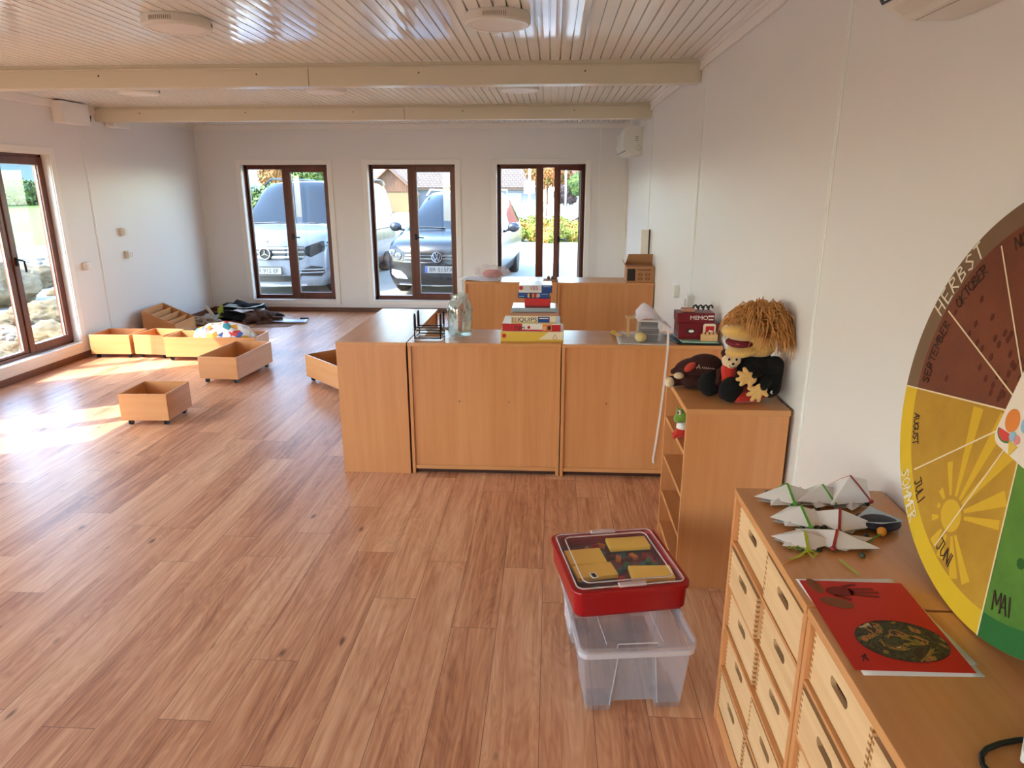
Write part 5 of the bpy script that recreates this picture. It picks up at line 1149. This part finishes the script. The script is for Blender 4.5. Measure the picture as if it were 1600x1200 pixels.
b = MB(); loft(b, [rr(.394, .574, .036, .257, CX, CY), rr(.396, .576, .036, .272, CX, CY), rr(.380, .560, .03, .274, CX, CY), rr(.366, .546, .026, .262, CX, CY), rr(.330, .510, .02, .2615, CX, CY)], cap0=False, cap1=True); lid = b.build('lid', MF, cl_, solid=.002)
b = MB(); b.tube([(CX-.07, CY-.273, .268), (CX-.066, CY-.262, .2735), (CX+.066, CY-.262, .2735), (CX+.07, CY-.273, .268)], .0022, 6)
for xx in (-.10, .09): b.tube([(CX+xx, CY-.245, .2635), (CX+xx-.01, CY+.245, .2635)], .0014, 5)
b.build('grip_ridges', MF2, lid)
for sx in (-1, 1):
    b = MB(); x = CX+sx*.197; b.box(x-.005, CY-.10, .20, x+.005, CY+.02, .27); b.build('clip', MF2, cl_, bevel=.003)
b = MB(); b.prism([(-.072, .03), (.072, .03), (.056, .222), (-.056, .222)], .003, XZ(CX, CY-.232, 0)); b.build('front_recess', MF, cl_)
# ridge lines that outline the recess
b = MB(); b.tube([(CX-.082, CY-.246, .024), (CX-.062, CY-.259, .225), (CX+.062, CY-.259, .225), (CX+.082, CY-.246, .024)], .0022, 6); b.build('recess_edge', MF2, cl_)

rb = thing('toy_case', 'red plastic case with a clear lid full of coloured bricks on the clear box', 'toy case', (.092, 2.035, .276), R_(11.5))
RW, RD, RH = .425, .425, .105; RC = (RW/2, RD/2); MRED = mat('case_red', (160, 8, 14), .32, coat=.2)
b = MB(); loft(b, [rr(RW-.035, RD-.035, .03, 0, *RC), rr(RW-.022, RD-.022, .032, .012, *RC), rr(RW-.016, RD-.016, .034, RH-.02, *RC), rr(RW, RD, .04, RH-.018, *RC), rr(RW, RD, .04, RH, *RC), rr(RW-.035, RD-.035, .03, RH+.003, *RC), rr(RW-.045, RD-.045, .03, RH-.006, *RC), rr(RW-.05, RD-.05, .03, .006, *RC)], cap0=True, cap1=True)
b.build('case_body', MRED, rb, bevel=.003)
MCL = plasticfilm('case_lid_clear', (238, 226, 224), .05, .1)
b = MB(); b.prism([(p[0]+RC[0], p[1]+RC[1]) for p in rrect(-RW/2+.022, -RD/2+.022, RW/2-.022, RD/2-.022, .03, 6)], .004, Matrix.Translation((0, 0, RH+.003))); lid = b.build('lid', MCL, rb)
MRIM = plasticfilm('case_rim_clear', (240, 214, 210), .55, .15); b = MB()
for off, zz in ((.020, RH+.006), (.050, RH+.0085)): b.tube([(p[0]+RC[0], p[1]+RC[1], zz) for p in rrect(-RW/2+off, -RD/2+off, RW/2-off, RD/2-off, .025, 5)], .0028, 6, closed=True)
b.build('lid_rim', MRIM, lid)
for yy in (.022, RD-.022): b = MB(); b.box(RC[0]-.05, yy-.012, RH+.004, RC[0]+.05, yy+.012, RH+.014); b.build('latch', MRIM, lid, bevel=.004)
b = MB(); b.prism(rrect(-.012, -.018, .012, .018, .004), .0012, Matrix.Translation((.095, .095, RH+.0075)) @ Matrix.Rotation(R_(8), 4, 'Z')); lb_ = b.build('lid_sticker', M_WHITE, lid); b = MB(); b.prism(rrect(-.007, -.012, .007, .012, .003), .0006, Matrix.Translation((.095, .095, RH+.009)) @ Matrix.Rotation(R_(8), 4, 'Z')); b.build('sticker_centre', c_dk, lb_)
b = MB(); b.box(.03, .03, .06, RW-.03, RD-.03, .063); b.build('inner_tray', mat('tray_darkred', (110, 20, 26), .4), rb)
Mrb = Matrix.Translation((.092, 2.035, .276)) @ Matrix.Rotation(R_(11.5), 4, 'Z'); YB_ = mat('brick_yellow', (255, 204, 70), .35)
def place_in(o, x, y, z, rz): o.location = Mrb @ Vector((x, y, z)); o.rotation_euler = (0, 0, R_(11.5)+rz)
yb = [(.105, .255, .14, .105, .02, 'left of the toy case, upper'), (.115, .155, .15, .085, .06, 'left of the toy case, lower'), (.295, .335, .16, .08, -.02, 'back right of the toy case'), (.315, .115, .155, .085, -.12, 'front right of the toy case')]
for i, (x, y, w, d, a, lb) in enumerate(yb):
    t = thing('brick_plate', 'yellow building brick card at the '+lb, 'toy brick', group='yellow pieces in the toy case'); place_in(t, x, y, .080, a)
    MB().box(-w/2, -d/2, 0, w/2, d/2, .018).build('plate', YB_, t, bevel=.003); MB().box(-w/2+.004, -d/2+.004, -.008, w/2-.004, d/2-.004, 0).build('underside', mat('brick_dark', (40, 50, 46), .5), t)
rd = random.Random(5); bc = [('red', (190, 40, 34)), ('green', (40, 120, 70)), ('orange', (226, 130, 50)), ('teal', (60, 120, 120)), ('brown', (120, 60, 44))]
prot = {}
for i in range(34):
    nm, c_ = bc[i % 5]
    while True:
        x, y = rd.uniform(.055, .37), rd.uniform(.055, .37)
        if not any(abs(x-q[0]) < q[2]/2+.012 and abs(y-q[1]) < q[3]/2+.012 for q in yb): break
    if nm not in prot:
        b = MB(); b.box(-.016, -.010, 0, .016, .010, .012); b.cyl((-.008, 0, .012), .005, .003, 10); b.cyl((.008, 0, .012), .005, .003, 10); o = b.build('toy_brick', mat('brick_'+nm, c_, .35), None); prot[nm] = o
    else: o = prot[nm].copy(); COL.objects.link(o)
    place_in(o, x, y, .063+.0*i, rd.uniform(0, 3)); tag(o, '%s toy brick under the clear lid of the red toy case' % nm, 'toy brick', '%s bricks in the toy case' % nm)

# ================================================================== RED PICTURES AND PAPER POUCHES
def uvmat_sheet(*a): pass
MRP = mat('card_red', (206, 30, 20), .55)
q1 = [(.592, 1.155), (.868, 1.135), (.868, 1.46), (.600, 1.478)]
sheet('paper_sheet', [(.590, 1.105), (.812, 1.112), (.806, 1.412), (.586, 1.410)], M_PAPER, 'lowest white paper sheet under the red picture', 'paper', th=.0006, loc=(0, 0, CAB+.0005), group=None)
sheet('paper_sheet', [(.594, 1.130), (.818, 1.146), (.796, 1.441), (.574, 1.428)], M_PAPER, 'upper white paper sheet sticking out behind the red picture', 'paper', th=.0006, loc=(0, 0, CAB+.0013))
rp_ = thing('red_picture', 'red card with a brown handprint and an oval leaf picture', 'picture', (.579, 1.117, CAB+.0022))
b = MB(); b.prism([(0, 0), (.221, .003), (.228, .304), (.001, .305)], .0008); b.build('card', MRP, rp_)
ov = bpy.data.materials.new('oval_picture'); ov.use_nodes = True; _n = ov.node_tree.nodes; _l = ov.node_tree.links
_tc = _n.new('ShaderNodeTexCoord'); _nz = _n.new('ShaderNodeTexNoise'); _nz.inputs['Scale'].default_value = 22; _nz.inputs['Detail'].default_value = 3; _nz.inputs['Distortion'].default_value = 1.4; _l.new(_tc.outputs['Object'], _nz.inputs['Vector'])
_r = _n.new('ShaderNodeValToRGB'); _e = _r.color_ramp.elements; _r.color_ramp.interpolation = 'CONSTANT'; _e[0].position = 0; _e[0].color = lin((40, 26, 24))+(1,); _e[1].position = .66; _e[1].color = lin((214, 196, 150))+(1,)
for p_, c_ in ((.40, (60, 66, 40)), (.46, (34, 26, 28)), (.52, (120, 116, 44)), (.56, (190, 110, 60)), (.60, (52, 36, 30))): q = _e.new(p_); q.color = lin(c_)+(1,)
_l.new(_nz.outputs[0], _r.inputs[0]); _l.new(_r.outputs[0], _n['Principled BSDF'].inputs['Base Color'])
b = MB(); b.prism([(.128+.086*math.cos(R_(a)), .092+.064*math.sin(R_(a))) for a in range(0, 360, 10)], .0005, Matrix.Translation((0, 0, .0009))); b.build('oval_picture', ov, rp_)
b = MB(); b.tube([(.128+.087*math.cos(R_(a)), .092+.065*math.sin(R_(a)), .0014) for a in range(0, 360, 10)], .0008, 4, closed=True); b.build('oval_edge', c_dk, rp_)
HP = mat('handprint_brown', (128, 34, 26), .7); b = MB(); b.prism([(.075+.030*math.cos(R_(a)), .262+.020*math.sin(R_(a))) for a in range(0, 360, 20)], .0004, Matrix.Translation((0, 0, .0009)))
for (x0, y0, x1, y1) in ((.09, .282, .118, .292), (.10, .272, .150, .276), (.10, .262, .156, .262), (.10, .252, .150, .246), (.06, .245, .085, .232)): ribbon(b, [(x0, y0), (x1, y1)], .0085, Matrix.Identity(4), .0009, .0004)
b.build('handprint', HP, rp_)
LF = mat('leaf_print', (138, 78, 48), .7)
b = MB()
for cx, cy, rx, ry, an in ((.028, .282, .014, .030, 10), (.052, .218, .034, .019, -20)):
    b.prism([((rx*math.cos(R_(a))*math.cos(R_(an))-ry*math.sin(R_(a))*math.sin(R_(an)))+cx, (rx*math.cos(R_(a))*math.sin(R_(an))+ry*math.sin(R_(a))*math.cos(R_(an)))+cy) for a in range(0, 360, 20)], .0004, Matrix.Translation((0, 0, .0012)))
b.build('leaf_print', LF, rp_)
b = MB(); rd = random.Random(2)
for q in range(4): ribbon(b, [(.028+rd.uniform(-.01, .01), .04+rd.uniform(-.008, .008)), (.034+rd.uniform(-.01, .01), .034+rd.uniform(-.01, .01))], .002, Matrix.Identity(4), .0009, .0004)
b.build('signature', c_dk, rp_)

RGN = mat('ribbon_green', (96, 170, 60), .45); RLIM = mat('ribbon_lime', (176, 186, 40), .45); RRED = mat('ribbon_red', (156, 44, 40), .45); RORA = mat('ribbon_orange', (220, 140, 40), .5)
def strip(b, pts, w):
    pts = [Vector(p) for p in pts]
    vs = []
    for i, p in enumerate(pts):
        t = (pts[min(i+1, len(pts)-1)]-pts[max(i-1, 0)]).normalized(); s = t.cross(Vector((0, 0, 1)))
        if s.length < .1: s = Vector((1, 0, 0))
        s = s.normalized()*w/2; vs.append((b.b.verts.new(p-s), b.b.verts.new(p+s)))
    for a, c in zip(vs, vs[1:]): b.b.faces.new((a[0], a[1], c[1], c[0]))
def pouch(label, loc, rz, w, d, h, rib, tilt=0, fill=None, bow=False, ribaxis='y'):
    """folded white paper kite with a dark trinket layer beneath and a ribbon tied across"""
    w *= 1.28; d *= 1.28; loc = (.566+(loc[0]-.566)*1.12, 1.60+(loc[1]-1.555)*1.05, loc[2])
    t = thing('paper_pouch', label, 'paper pouch', loc, 0, 'white folded paper pouches'); t.rotation_euler = (0, tilt, rz)
    b = MB(); P = [(-w/2, 0, h*.35), (0, -d/2, h*.25), (w/2, 0, h*.35), (0, d/2, h*.3), (0, 0, h)]
    V = [b.b.verts.new(p) for p in P]
    for i in range(4): b.b.faces.new((V[i], V[(i+1) % 4], V[4]))
    b.build('paper', M_PAPER, t, solid=.0008)
    b = MB(); Rk = Matrix.Rotation(R_(34), 4, 'Z'); V = [b.b.verts.new(Rk @ Vector(p)) for p in ((-w*.44, 0, h*.22), (0, -d*.44, h*.10), (w*.48, 0, h*.30), (0, d*.44, h*.14), (0, 0, h*.62))]
    for i in range(4): b.b.faces.new((V[i], V[(i+1) % 4], V[4]))
    b.build('paper', M_PAPER, t, solid=.0008)
    b = MB(); rd = random.Random(int(w*9999))
    for i in range(7): b.ball((rd.uniform(-w*.34, w*.34), rd.choice((-1, 1))*d*rd.uniform(.22, .44), h*.12), rd.uniform(.005, .010), sub=1)
    b.build('trinkets', mat('trinket_mix', (60, 70, 60), .5, noise_amt=.9, noise_scale=40), t, smooth=True)
    b = MB(); V = [b.b.verts.new(p) for p in ((-w*.46, -.006, h*.15), (.0, -d*.46, h*.10), (w*.50, .01, h*.18), (0, d*.46, h*.12))]; b.b.faces.new(V); b.build('paper_underside', mat('paper_shade', (220, 214, 208), .7), t, solid=.0008)
    b = MB(); b.ball((0, 0, h*.12), (w*.26, d*.25, h*.12), sub=2); b.build('filling', fill or mat('filling_dark', (44, 36, 50), .6, noise_amt=.6, noise_scale=60), t, smooth=True)
    b = MB(); strip(b, [(0, -d/2, h*.28), (0, -d*.2, h*.75), (0, 0, h+.002), (0, d*.2, h*.78), (0, d/2, h*.33)], .007); b.ball((0, -d/2, h*.28), (.008, .006, .006), sub=2); rb_ = b.build('ribbon', rib, t, solid=.0006)
    if bow:
        b = MB(); y = -d/2; strip(b, [(0, y, h*.4), (-.03, y-.005, h*.6), (-.05, y-.01, h*.5), (-.02, y-.005, h*.35)], .006); strip(b, [(0, y, h*.4), (.012, y-.028, h*.55), (.002, y-.045, h*.4), (-.004, y-.01, h*.3)], .006); strip(b, [(0, y, h*.4), (-.028, y-.03, .005), (-.05, y-.045, .004)], .006); b.build('bow', RLIM, t, solid=.0006)
    return t
Z_ = CAB+.003
pouch('paper pouch with lime bow at the left front of the pile', (.642, 1.555, Z_), R_(-8), .125, .085, .030, RLIM, bow=True)
pouch('paper pouch with red ribbon at the front right of the pile', (.715, 1.560, Z_), R_(-28), .155, .088, .034, RRED, fill=mat('filling_red', (150, 30, 34), .6))
pouch('paper pouch with green ribbon in the middle row, left', (.668, 1.668, Z_), R_(8), .13, .095, .045, RGN)
pouch('paper pouch with red ribbon in the middle row, right', (.755, 1.655, Z_), R_(-20), .155, .105, .045, RRED)
pouch('paper pouch with green ribbon at the back left of the pile', (.672, 1.79, Z_), R_(10), .15, .08, .052, RGN)
pouch('paper pouch with green ribbon in the middle of the back row', (.760, 1.79, Z_), R_(28), .14, .08, .052, RGN)
pouch('paper pouch with dark red ribbon standing highest at the back of the pile', (.835, 1.80, Z_), R_(40), .15, .10, .080, RRED, tilt=R_(-8))
t = thing('paper_pouch', 'dark trinket pouch with an orange bead at the right end of the pile', 'paper pouch', (.875, 1.70, Z_))
b = MB(); b.ball((0, 0, .014), (.06, .05, .014), sub=3); b.build('filling', mat('filling_dark', (44, 36, 50)), t, smooth=True); b = MB(); V = [b.b.verts.new(p) for p in ((-.07, -.01, .02), (-.01, -.045, .03), (.065, -.01, .022), (0, .05, .034))]; b.b.faces.new(V); b.build('paper', mat('paper_bluish', (188, 200, 206), .7), t, solid=.0008)
b = MB(); b.ball((-.012, -.055, .013), .012); b.build('bead', RORA, t, smooth=True); b = MB(); strip(b, [(-.012, -.06, .012), (-.05, -.085, .006), (-.075, -.12, .002)], .005); b.build('ribbon', RGN, t, solid=.0006)
b = MB(); strip(b, [(.560, 1.482, Z_+.004), (.600, 1.518, Z_+.002), (.650, 1.538, Z_)], .005); o = b.build('ribbon', RORA, None, solid=.0006); tag(o, 'loose orange ribbon trailing over the cabinet edge', 'ribbon')
b = MB(); strip(b, [(.706, 1.515, Z_+.004), (.715, 1.488, Z_+.003), (.726, 1.450, Z_+.002)], .007); o = b.build('ribbon', RLIM, None, solid=.0006); tag(o, 'short lime ribbon end lying between the pouches and the red picture', 'ribbon')

# ================================================================== SEASON WHEEL
WR, WPHI, WTH = .4508, .0141, .1219
wa = Vector((math.sin(WPHI), math.cos(WPHI), 0)); wb = Vector((math.sin(WTH)*math.cos(WPHI), -math.sin(WTH)*math.sin(WPHI), math.cos(WTH)))
WC = Vector((.935-.016, 1.295, CAB+WR*math.cos(WTH)+.002))
# x axis -> -wa so that it reads correctly from the room, y -> wb, z = x cross y -> faces -x
wh = thing('season_wheel', 'large round painted calendar wheel leaning against the right wall', 'calendar wheel'); wh.matrix_world = basis(WC, -wa, wb)
def pol(r, a): return (r*math.cos(R_(a)), r*math.sin(R_(a)))
b = MB(); b.cyl((0, 0, -.012), WR, .012, 128); b.build('disc', mat('wheel_board', (150, 110, 80), .8), wh)
def painted(name, c1, c2, sc=5, seed=0):
    m = bpy.data.materials.new(name); m.use_nodes = True; n = m.node_tree.nodes; l = m.node_tree.links; bb = n['Principled BSDF']; bb.inputs['Roughness'].default_value = .75
    tc = n.new('ShaderNodeTexCoord'); nz = n.new('ShaderNodeTexNoise'); nz.inputs['Scale'].default_value = sc; nz.inputs['Detail'].default_value = 8; nz.inputs['Roughness'].default_value = .7; l.new(tc.outputs['Object'], nz.inputs['Vector'])
    r = n.new('ShaderNodeValToRGB'); r.color_ramp.elements[0].position = .35; r.color_ramp.elements[1].position = .65; r.color_ramp.elements[0].color = lin(c1)+(1,); r.color_ramp.elements[1].color = lin(c2)+(1,); l.new(nz.outputs[0], r.inputs[0]); l.new(r.outputs[0], bb.inputs['Base Color']); return m
seas = {'autumn': (108.7, 198.7, (120, 54, 26), (140, 66, 32), (138, 106, 74), (126, 96, 66)), 'summer': (167.4, 246, None, None, None, None)}
# sector borders measured clockwise on the wheel as seen from the room: local angle 180 = left
SA = 188.6   # border autumn / summer
def sector(name, a0, a1, r0, r1, m, z, n=40, parent=wh, h=.0012):
    b = MB(); pts = [pol(r1, a0+(a1-a0)*i/n) for i in range(n+1)]+[pol(r0, a1-(a1-a0)*i/n) for i in range(n+1)]
    b.prism(pts, h, Matrix.Translation((0, 0, z))); return b.build(name, m, parent)
RIM = WR*.885
cols = [('autumn', SA-90, SA, (104, 50, 28), (124, 62, 34), (122, 92, 66)), ('summer', SA, SA+90, (176, 128, 30), (196, 148, 38), (222, 180, 30)), ('spring', SA+90, SA+180, (72, 116, 34), (96, 138, 44), (36, 104, 44)), ('winter', SA+180, SA+270, (120, 150, 180), (150, 176, 200), (90, 120, 160))]
sec = {}
for nm, a0, a1, c1, c2, cr_m in cols:
    sec[nm] = sector(nm+'_sector', a0, a1, .012, RIM, painted('paint_'+nm, c1, c2), 0)
    sector(nm+'_rim', a0, a1, RIM, WR-.001, mat('rim_'+nm, cr_m, .7, noise_amt=.1, noise_scale=12), 0)
# sun painting in the summer part
SU = mat('sun_paint', (216, 170, 36), .7); sc = pol(WR*.668, 246); b = MB(); b.prism([(sc[0]+.036*math.cos(R_(a)), sc[1]+.036*math.sin(R_(a))) for a in range(0, 360, 15)], .0006, Matrix.Translation((0, 0, .0014)))
for a, L, w in ((96, .25, .034), (76, .26, .036), (60, .27, .034), (38, .27, .032), (20, .16, .02), (120, .12, .02), (150, .07, .018), (180, .055, .014), (210, .07, .016), (250, .12, .024), (275, .13, .026), (302, .16, .030), (318, .15, .028)):
    d = Vector((math.cos(R_(a)), math.sin(R_(a)))); n_ = Vector((-d.y, d.x)); p0 = Vector(sc)+d*.045; p1 = Vector(sc)+d*L
    while p1.length > RIM-.006 or not (SA+3 < math.degrees(math.atan2(p1.y, p1.x)) % 360 < SA+88): p1 = p1-d*.005; 
    b.prism([tuple(p0-n_*.004), tuple(p1-n_*w*.5), tuple(p1+n_*w*.5), tuple(p0+n_*.004)], .0005, Matrix.Translation((0, 0, .0012)))
b.build('painted_sun', SU, wh)
LINEW = mat('line_cream', (236, 214, 176), .6); b = MB()
for k_ in range(12): ribbon(b, [pol(.05, SA-90+30*k_), pol(RIM-.012 if k_ % 3 else WR-.002, SA-90+30*k_)], .0035, Matrix.Identity(4), .0018, .0006)
b.build('month_lines', LINEW, wh)
INK = mat('ink_dark', (60, 34, 24), .7); CHALK = mat('chalk_white', (236, 222, 200), .7)
def arc_text(txt, r, amid, hgt, m, name, w=.004, flip=False, adv=.82, tilt=0):
    """letters along an arc, tops facing outwards (or inwards with flip)"""
    b = MB(); s = hgt/6; step = math.degrees(4.3*s*adv/r); n = len(txt)
    for i, ch in enumerate(txt):
        a = amid+(i-(n-1)/2)*step*(1 if flip else -1)
        c = Vector(pol(r, a)); up = Vector(pol(1, a))*(-1 if flip else 1); rt = Vector((up.y, -up.x)); rd_ = random.Random(i*7+len(txt)); ja = R_(rd_.uniform(-7, 7)); 
        up2 = up*math.cos(ja)+rt*math.sin(ja); rt2 = Vector((up2.y, -up2.x))
        for st_ in GL[ch]:
            ribbon(b, [tuple(c+rt2*(p[0]-1.5)*s+up2*(p[1]-3)*s) for p in st_], w, Matrix.Identity(4), .0024, .0005)
    b.build(name, m, wh)
arc_text('HERBST', WR*.94, 149, .040, CHALK, 'lettering', .0042, adv=1.15)
arc_text('SOMMER', WR*.962, SA+44, .030, CHALK, 'lettering', .0036, flip=False, adv=1.1) if 0 else None
arc_text('SOMMER', WR*.945, 226, .032, CHALK, 'lettering', .0036, flip=True, adv=.98)
arc_text('FRÜHLING', WR*.945, 318, .030, CHALK, 'lettering', .0036, flip=True, adv=1.05)
arc_text('WINTER', WR*.962, SA-135, .034, CHALK, 'lettering', .0042, adv=1.1)
arc_text('SEPTEMBER', WR*.82, SA-15, .026, INK, 'month_name', .0026, adv=.95); arc_text('OKTOBER', WR*.82, SA-43, .028, INK, 'month_name', .0026); arc_text('NOVEMBER', WR*.82, SA-76, .028, INK, 'month_name', .0026)
arc_text('AUGUST', WR*.84, SA+15, .022, INK, 'month_name', .0026, flip=True); arc_text('JULI', WR*.84, SA+39, .028, INK, 'month_name', .0026, flip=True); arc_text('JUNI', WR*.82, SA+66, .030, INK, 'month_name', .0026, flip=True)
arc_text('MAI', WR*.81, SA+98, .036, INK, 'month_name', .0032, flip=True); arc_text('APRIL', WR*.81, SA+135, .03, INK, 'month_name', .003, flip=True); arc_text('MÄRZ', WR*.81, SA+165, .03, INK, 'month_name', .003, flip=True)
b = MB(); rd = random.Random(12)
for k_ in range(38):
    x, y = pol(rd.uniform(.08, WR*.82), rd.uniform(SA-85, SA-5)); b.prism([(x+.006*math.cos(R_(a)), y+.009*math.sin(R_(a))) for a in range(0, 360, 60)], .0004, Matrix.Translation((0, 0, .0013)))
b.build('leaf_dabs', mat('dab_brown', (92, 38, 22), .8), wh)
b = MB()
for (x, y, r) in ((pol(WR*.62, SA+104)+(.011,)), (pol(WR*.42, SA+120)+(.010,)), (pol(WR*.5, SA+140)+(.012,))): b.prism([(x+r*math.cos(R_(a)), y+r*math.sin(R_(a))) for a in range(0, 360, 45)], .0004, Matrix.Translation((0, 0, .0013)))
b.build('green_dabs', mat('dab_green', (40, 92, 30), .8), wh)
# centre card with summer treats
b = MB(); b.prism([(p[0]+.0, p[1]) for p in rrect(-.062, -.088, .075, .088, .026, 6)], .0012, Matrix.Translation((0, 0, .0026)) @ Matrix.Rotation(R_(-9), 4, 'Z')); cc_ = b.build('centre_card', mat('card_cream', (238, 222, 206), .6), wh)
def disc2(b, x, y, rx, ry, z=.004, h=.0005, a0=0, a1=360, rot=0):
    pts = [(x+rx*math.cos(R_(a))*math.cos(rot)-ry*math.sin(R_(a))*math.sin(rot), y+rx*math.cos(R_(a))*math.sin(rot)+ry*math.sin(R_(a))*math.cos(rot)) for a in range(a0, a1+(0 if a1-a0 == 360 else 1), 12)]; b.prism(pts, h, Matrix.Translation((0, 0, z)))
b = MB(); disc2(b, -.034, -.022, .020, .024); b.build('orange_slice', mat('print_orange', (226, 130, 50)), cc_)
b = MB(); disc2(b, -.040, -.050, .026, .020, a0=170, a1=370); b.build('melon_rind', c_grn, cc_); b = MB(); disc2(b, -.040, -.049, .022, .017, z=.0045, a0=170, a1=370); disc2(b, .006, .04, .024, .030, a0=100, a1=300); b.build('melon_slices', mat('melon_red', (216, 70, 60), .6), cc_)
b = MB(); disc2(b, -.018, -.050, .010, .010, z=.005); disc2(b, .004, -.018, .012, .016); b.build('ice_scoop', c_lblu, cc_); b = MB(); disc2(b, -.004, -.052, .009, .009, z=.005); b.build('ice_scoop', mat('scoop_pink', (232, 140, 140), .6), cc_)
b = MB(); b.prism([(-.024, -.06), (.004, -.064), (-.012, -.09)], .0005, Matrix.Translation((0, 0, .005))); b.build('ice_cone', c_yel, cc_)

# cable and white socket strip on the near cabinet
b = MB(); b.tube([(.79, .956, CAB+.008), (.765, .953, CAB+.006), (.735, .945, CAB+.006), (.706, .932, CAB+.006), (.690, .918, CAB+.006), (.682, .900, CAB+.006), (.684, .87, CAB+.006), (.70, .80, CAB+.006), (.74, .68, CAB+.006)], .0045, 8); o = b.build('cable', M_BLACK, None, smooth=True); tag(o, 'black cable curving over the near cabinet top at the bottom right', 'cable')
b = MB(); b.prism([(.800, .985), (.734, .899), (.80, .835), (.885, .90), (.885, .96)], .022, Matrix.Translation((0, 0, CAB+.014))); o = b.build('flat_box', M_WHITE, None, bevel=.004); tag(o, 'white flat box at the lower right edge beside the black cable', 'box')
MB().box(.80, .88, CAB, .86, .94, CAB+.0135).build('foot', M_WHITE, o)

# ================================================================== FLOOR ITEMS BY THE END WALL
rd = random.Random(17)
def crumple(name, label, cat, loc, s, m, seed, sub=4, amt=.5, remesh=0, rz=0):
    b = bmesh.new(); bmesh.ops.create_icosphere(b, subdivisions=sub, radius=1)
    for v in b.verts:
        d = v.co.normalized(); f = 1+amt*noise.noise(d*2.1+Vector((seed, 0, 0)))+amt*.4*noise.noise(d*5+Vector((0, seed, 0))); v.co = Vector((d.x*s[0], d.y*s[1], d.z*s[2]))*f; v.co.z = max(v.co.z, -s[2]*.5)
    zmin = min(v.co.z for v in b.verts)
    for v in b.verts: v.co.z -= zmin
    me = bpy.data.meshes.new(name); b.to_mesh(me); b.free(); me.materials.append(m)
    for p in me.polygons: p.use_smooth = True
    o = bpy.data.objects.new(name, me); COL.objects.link(o); o.location = loc; o.rotation_euler = (0, 0, rz); tag(o, label, cat); return o
pm = bpy.data.materials.new('printed_bag'); pm.use_nodes = True; _n = pm.node_tree.nodes; _l = pm.node_tree.links
_tc = _n.new('ShaderNodeTexCoord'); _v = _n.new('ShaderNodeTexVoronoi'); _v.inputs['Scale'].default_value = 16; _l.new(_tc.outputs['Object'], _v.inputs['Vector'])
_r = _n.new('ShaderNodeValToRGB'); _r.color_ramp.interpolation = 'CONSTANT'; _e = _r.color_ramp.elements; _e[0].position = 0; _e[0].color = lin((236, 234, 232))+(1,); _e[1].position = .86; _e[1].color = lin((206, 60, 60))+(1,)
for p_, c_ in ((.30, (226, 170, 60)), (.42, (70, 160, 176)), (.52, (206, 204, 202)), (.66, (60, 96, 170)), (.76, (214, 110, 50))): q = _e.new(p_); q.color = lin(c_)+(1,)
_s = _n.new('ShaderNodeSeparateColor'); _l.new(_v.outputs['Color'], _s.inputs[0]); _l.new(_s.outputs[0], _r.inputs[0]); _l.new(_r.outputs[0], _n['Principled BSDF'].inputs['Base Color'])
crumple('printed_bag', 'bulging white bag with colourful print in the wide rolling box', 'bag', (-3.40, 6.80, .060), (.36, .14, .21), pm, 3, amt=.18, rz=R_(1))
crumple('dark_fabric', 'heap of black fabric on the floor at the far wall', 'fabric', (-4.22, 9.10, .0), (.34, .26, .12), mat('fabric_black', (30, 28, 30), .9), 5, amt=.7)
crumple('brown_fabric', 'brown paper wrap at the right of the black fabric heap', 'paper', (-3.86, 8.80, .0), (.20, .18, .10), mat('fabric_brown', (92, 66, 52), .9), 9, amt=.8)
crumple('paper_scrap', 'crumpled grey paper left of the black fabric heap', 'paper', (-4.50, 8.62, .0), (.16, .14, .07), mat('paper_grey', (176, 166, 152), .8, noise_amt=.3, noise_scale=20), 13, amt=.8)
o = sheet('poster', [(-.24, -.14), (.26, -.18), (.26, .16), (-.2, .18)], mat('poster_grey', (176, 182, 172), .6, noise_amt=.45, noise_scale=9), 'grey-green printed sheet lying on the black heap', 'paper', loc=(-4.22, 9.05, .155), warp=.03, th=.002)
sheet('paper_sheet', [(-.12, -.08), (.12, -.1), (.14, .08), (-.1, .1)], M_PAPER, 'white paper in front of the black heap', 'paper', loc=(-4.12, 8.82, .12), warp=.04, th=.002, seed=4)
sheet('paper_sheet', [(-.09, -.07), (.1, -.05), (.08, .09), (-.1, .07)], M_PAPER, 'small white paper right in front of the black heap', 'paper', loc=(-3.93, 8.84, .12), warp=.04, th=.002, seed=6)
o = MB().prism([(0, 0), (.09, .03), (.075, .20), (.0, .13)], .004, XZ(-4.47, 8.86, .03)).build('green_card', mat('card_green', (176, 190, 60), .6), None); tag(o, 'upright lime green card at the left of the black heap', 'card')
o = MB().box(-.01, -.01, 0, .03, .01, .20).build('paper_tube', M_PAPERC, None, bevel=.004); o.location = (-4.56, 8.93, .02); o.rotation_euler = (0, R_(-35), 0); tag(o, 'cream paper tube leaning left of the lime green card', 'paper')
sheet('cardboard_sheet', [(-.22, -.10), (.24, -.05), (.28, .16), (-.16, .15)], mat('card_brown', (150, 110, 84), .8), 'flat brown cardboard on the floor right of the heap', 'cardboard', loc=(-3.62, 8.52, .002), th=.004, warp=.004)
sheet('foil_sheet', [(-.2, -.06), (.26, -.06), (.24, .12), (-.14, .13)], mat('foil_grey', (206, 206, 212), .35, .3), 'shiny grey sheet lying on the flat brown cardboard', 'foil', loc=(-3.48, 8.74, .013), th=.002, warp=.02, seed=9)
o = MB().box(-.06, -.02, 0, .05, .025, .03).build('black_clip', M_BLACK, None, bevel=.006); o.location = (-3.33, 8.98, .002); tag(o, 'small black object at the end of the shiny grey sheet', 'clip')
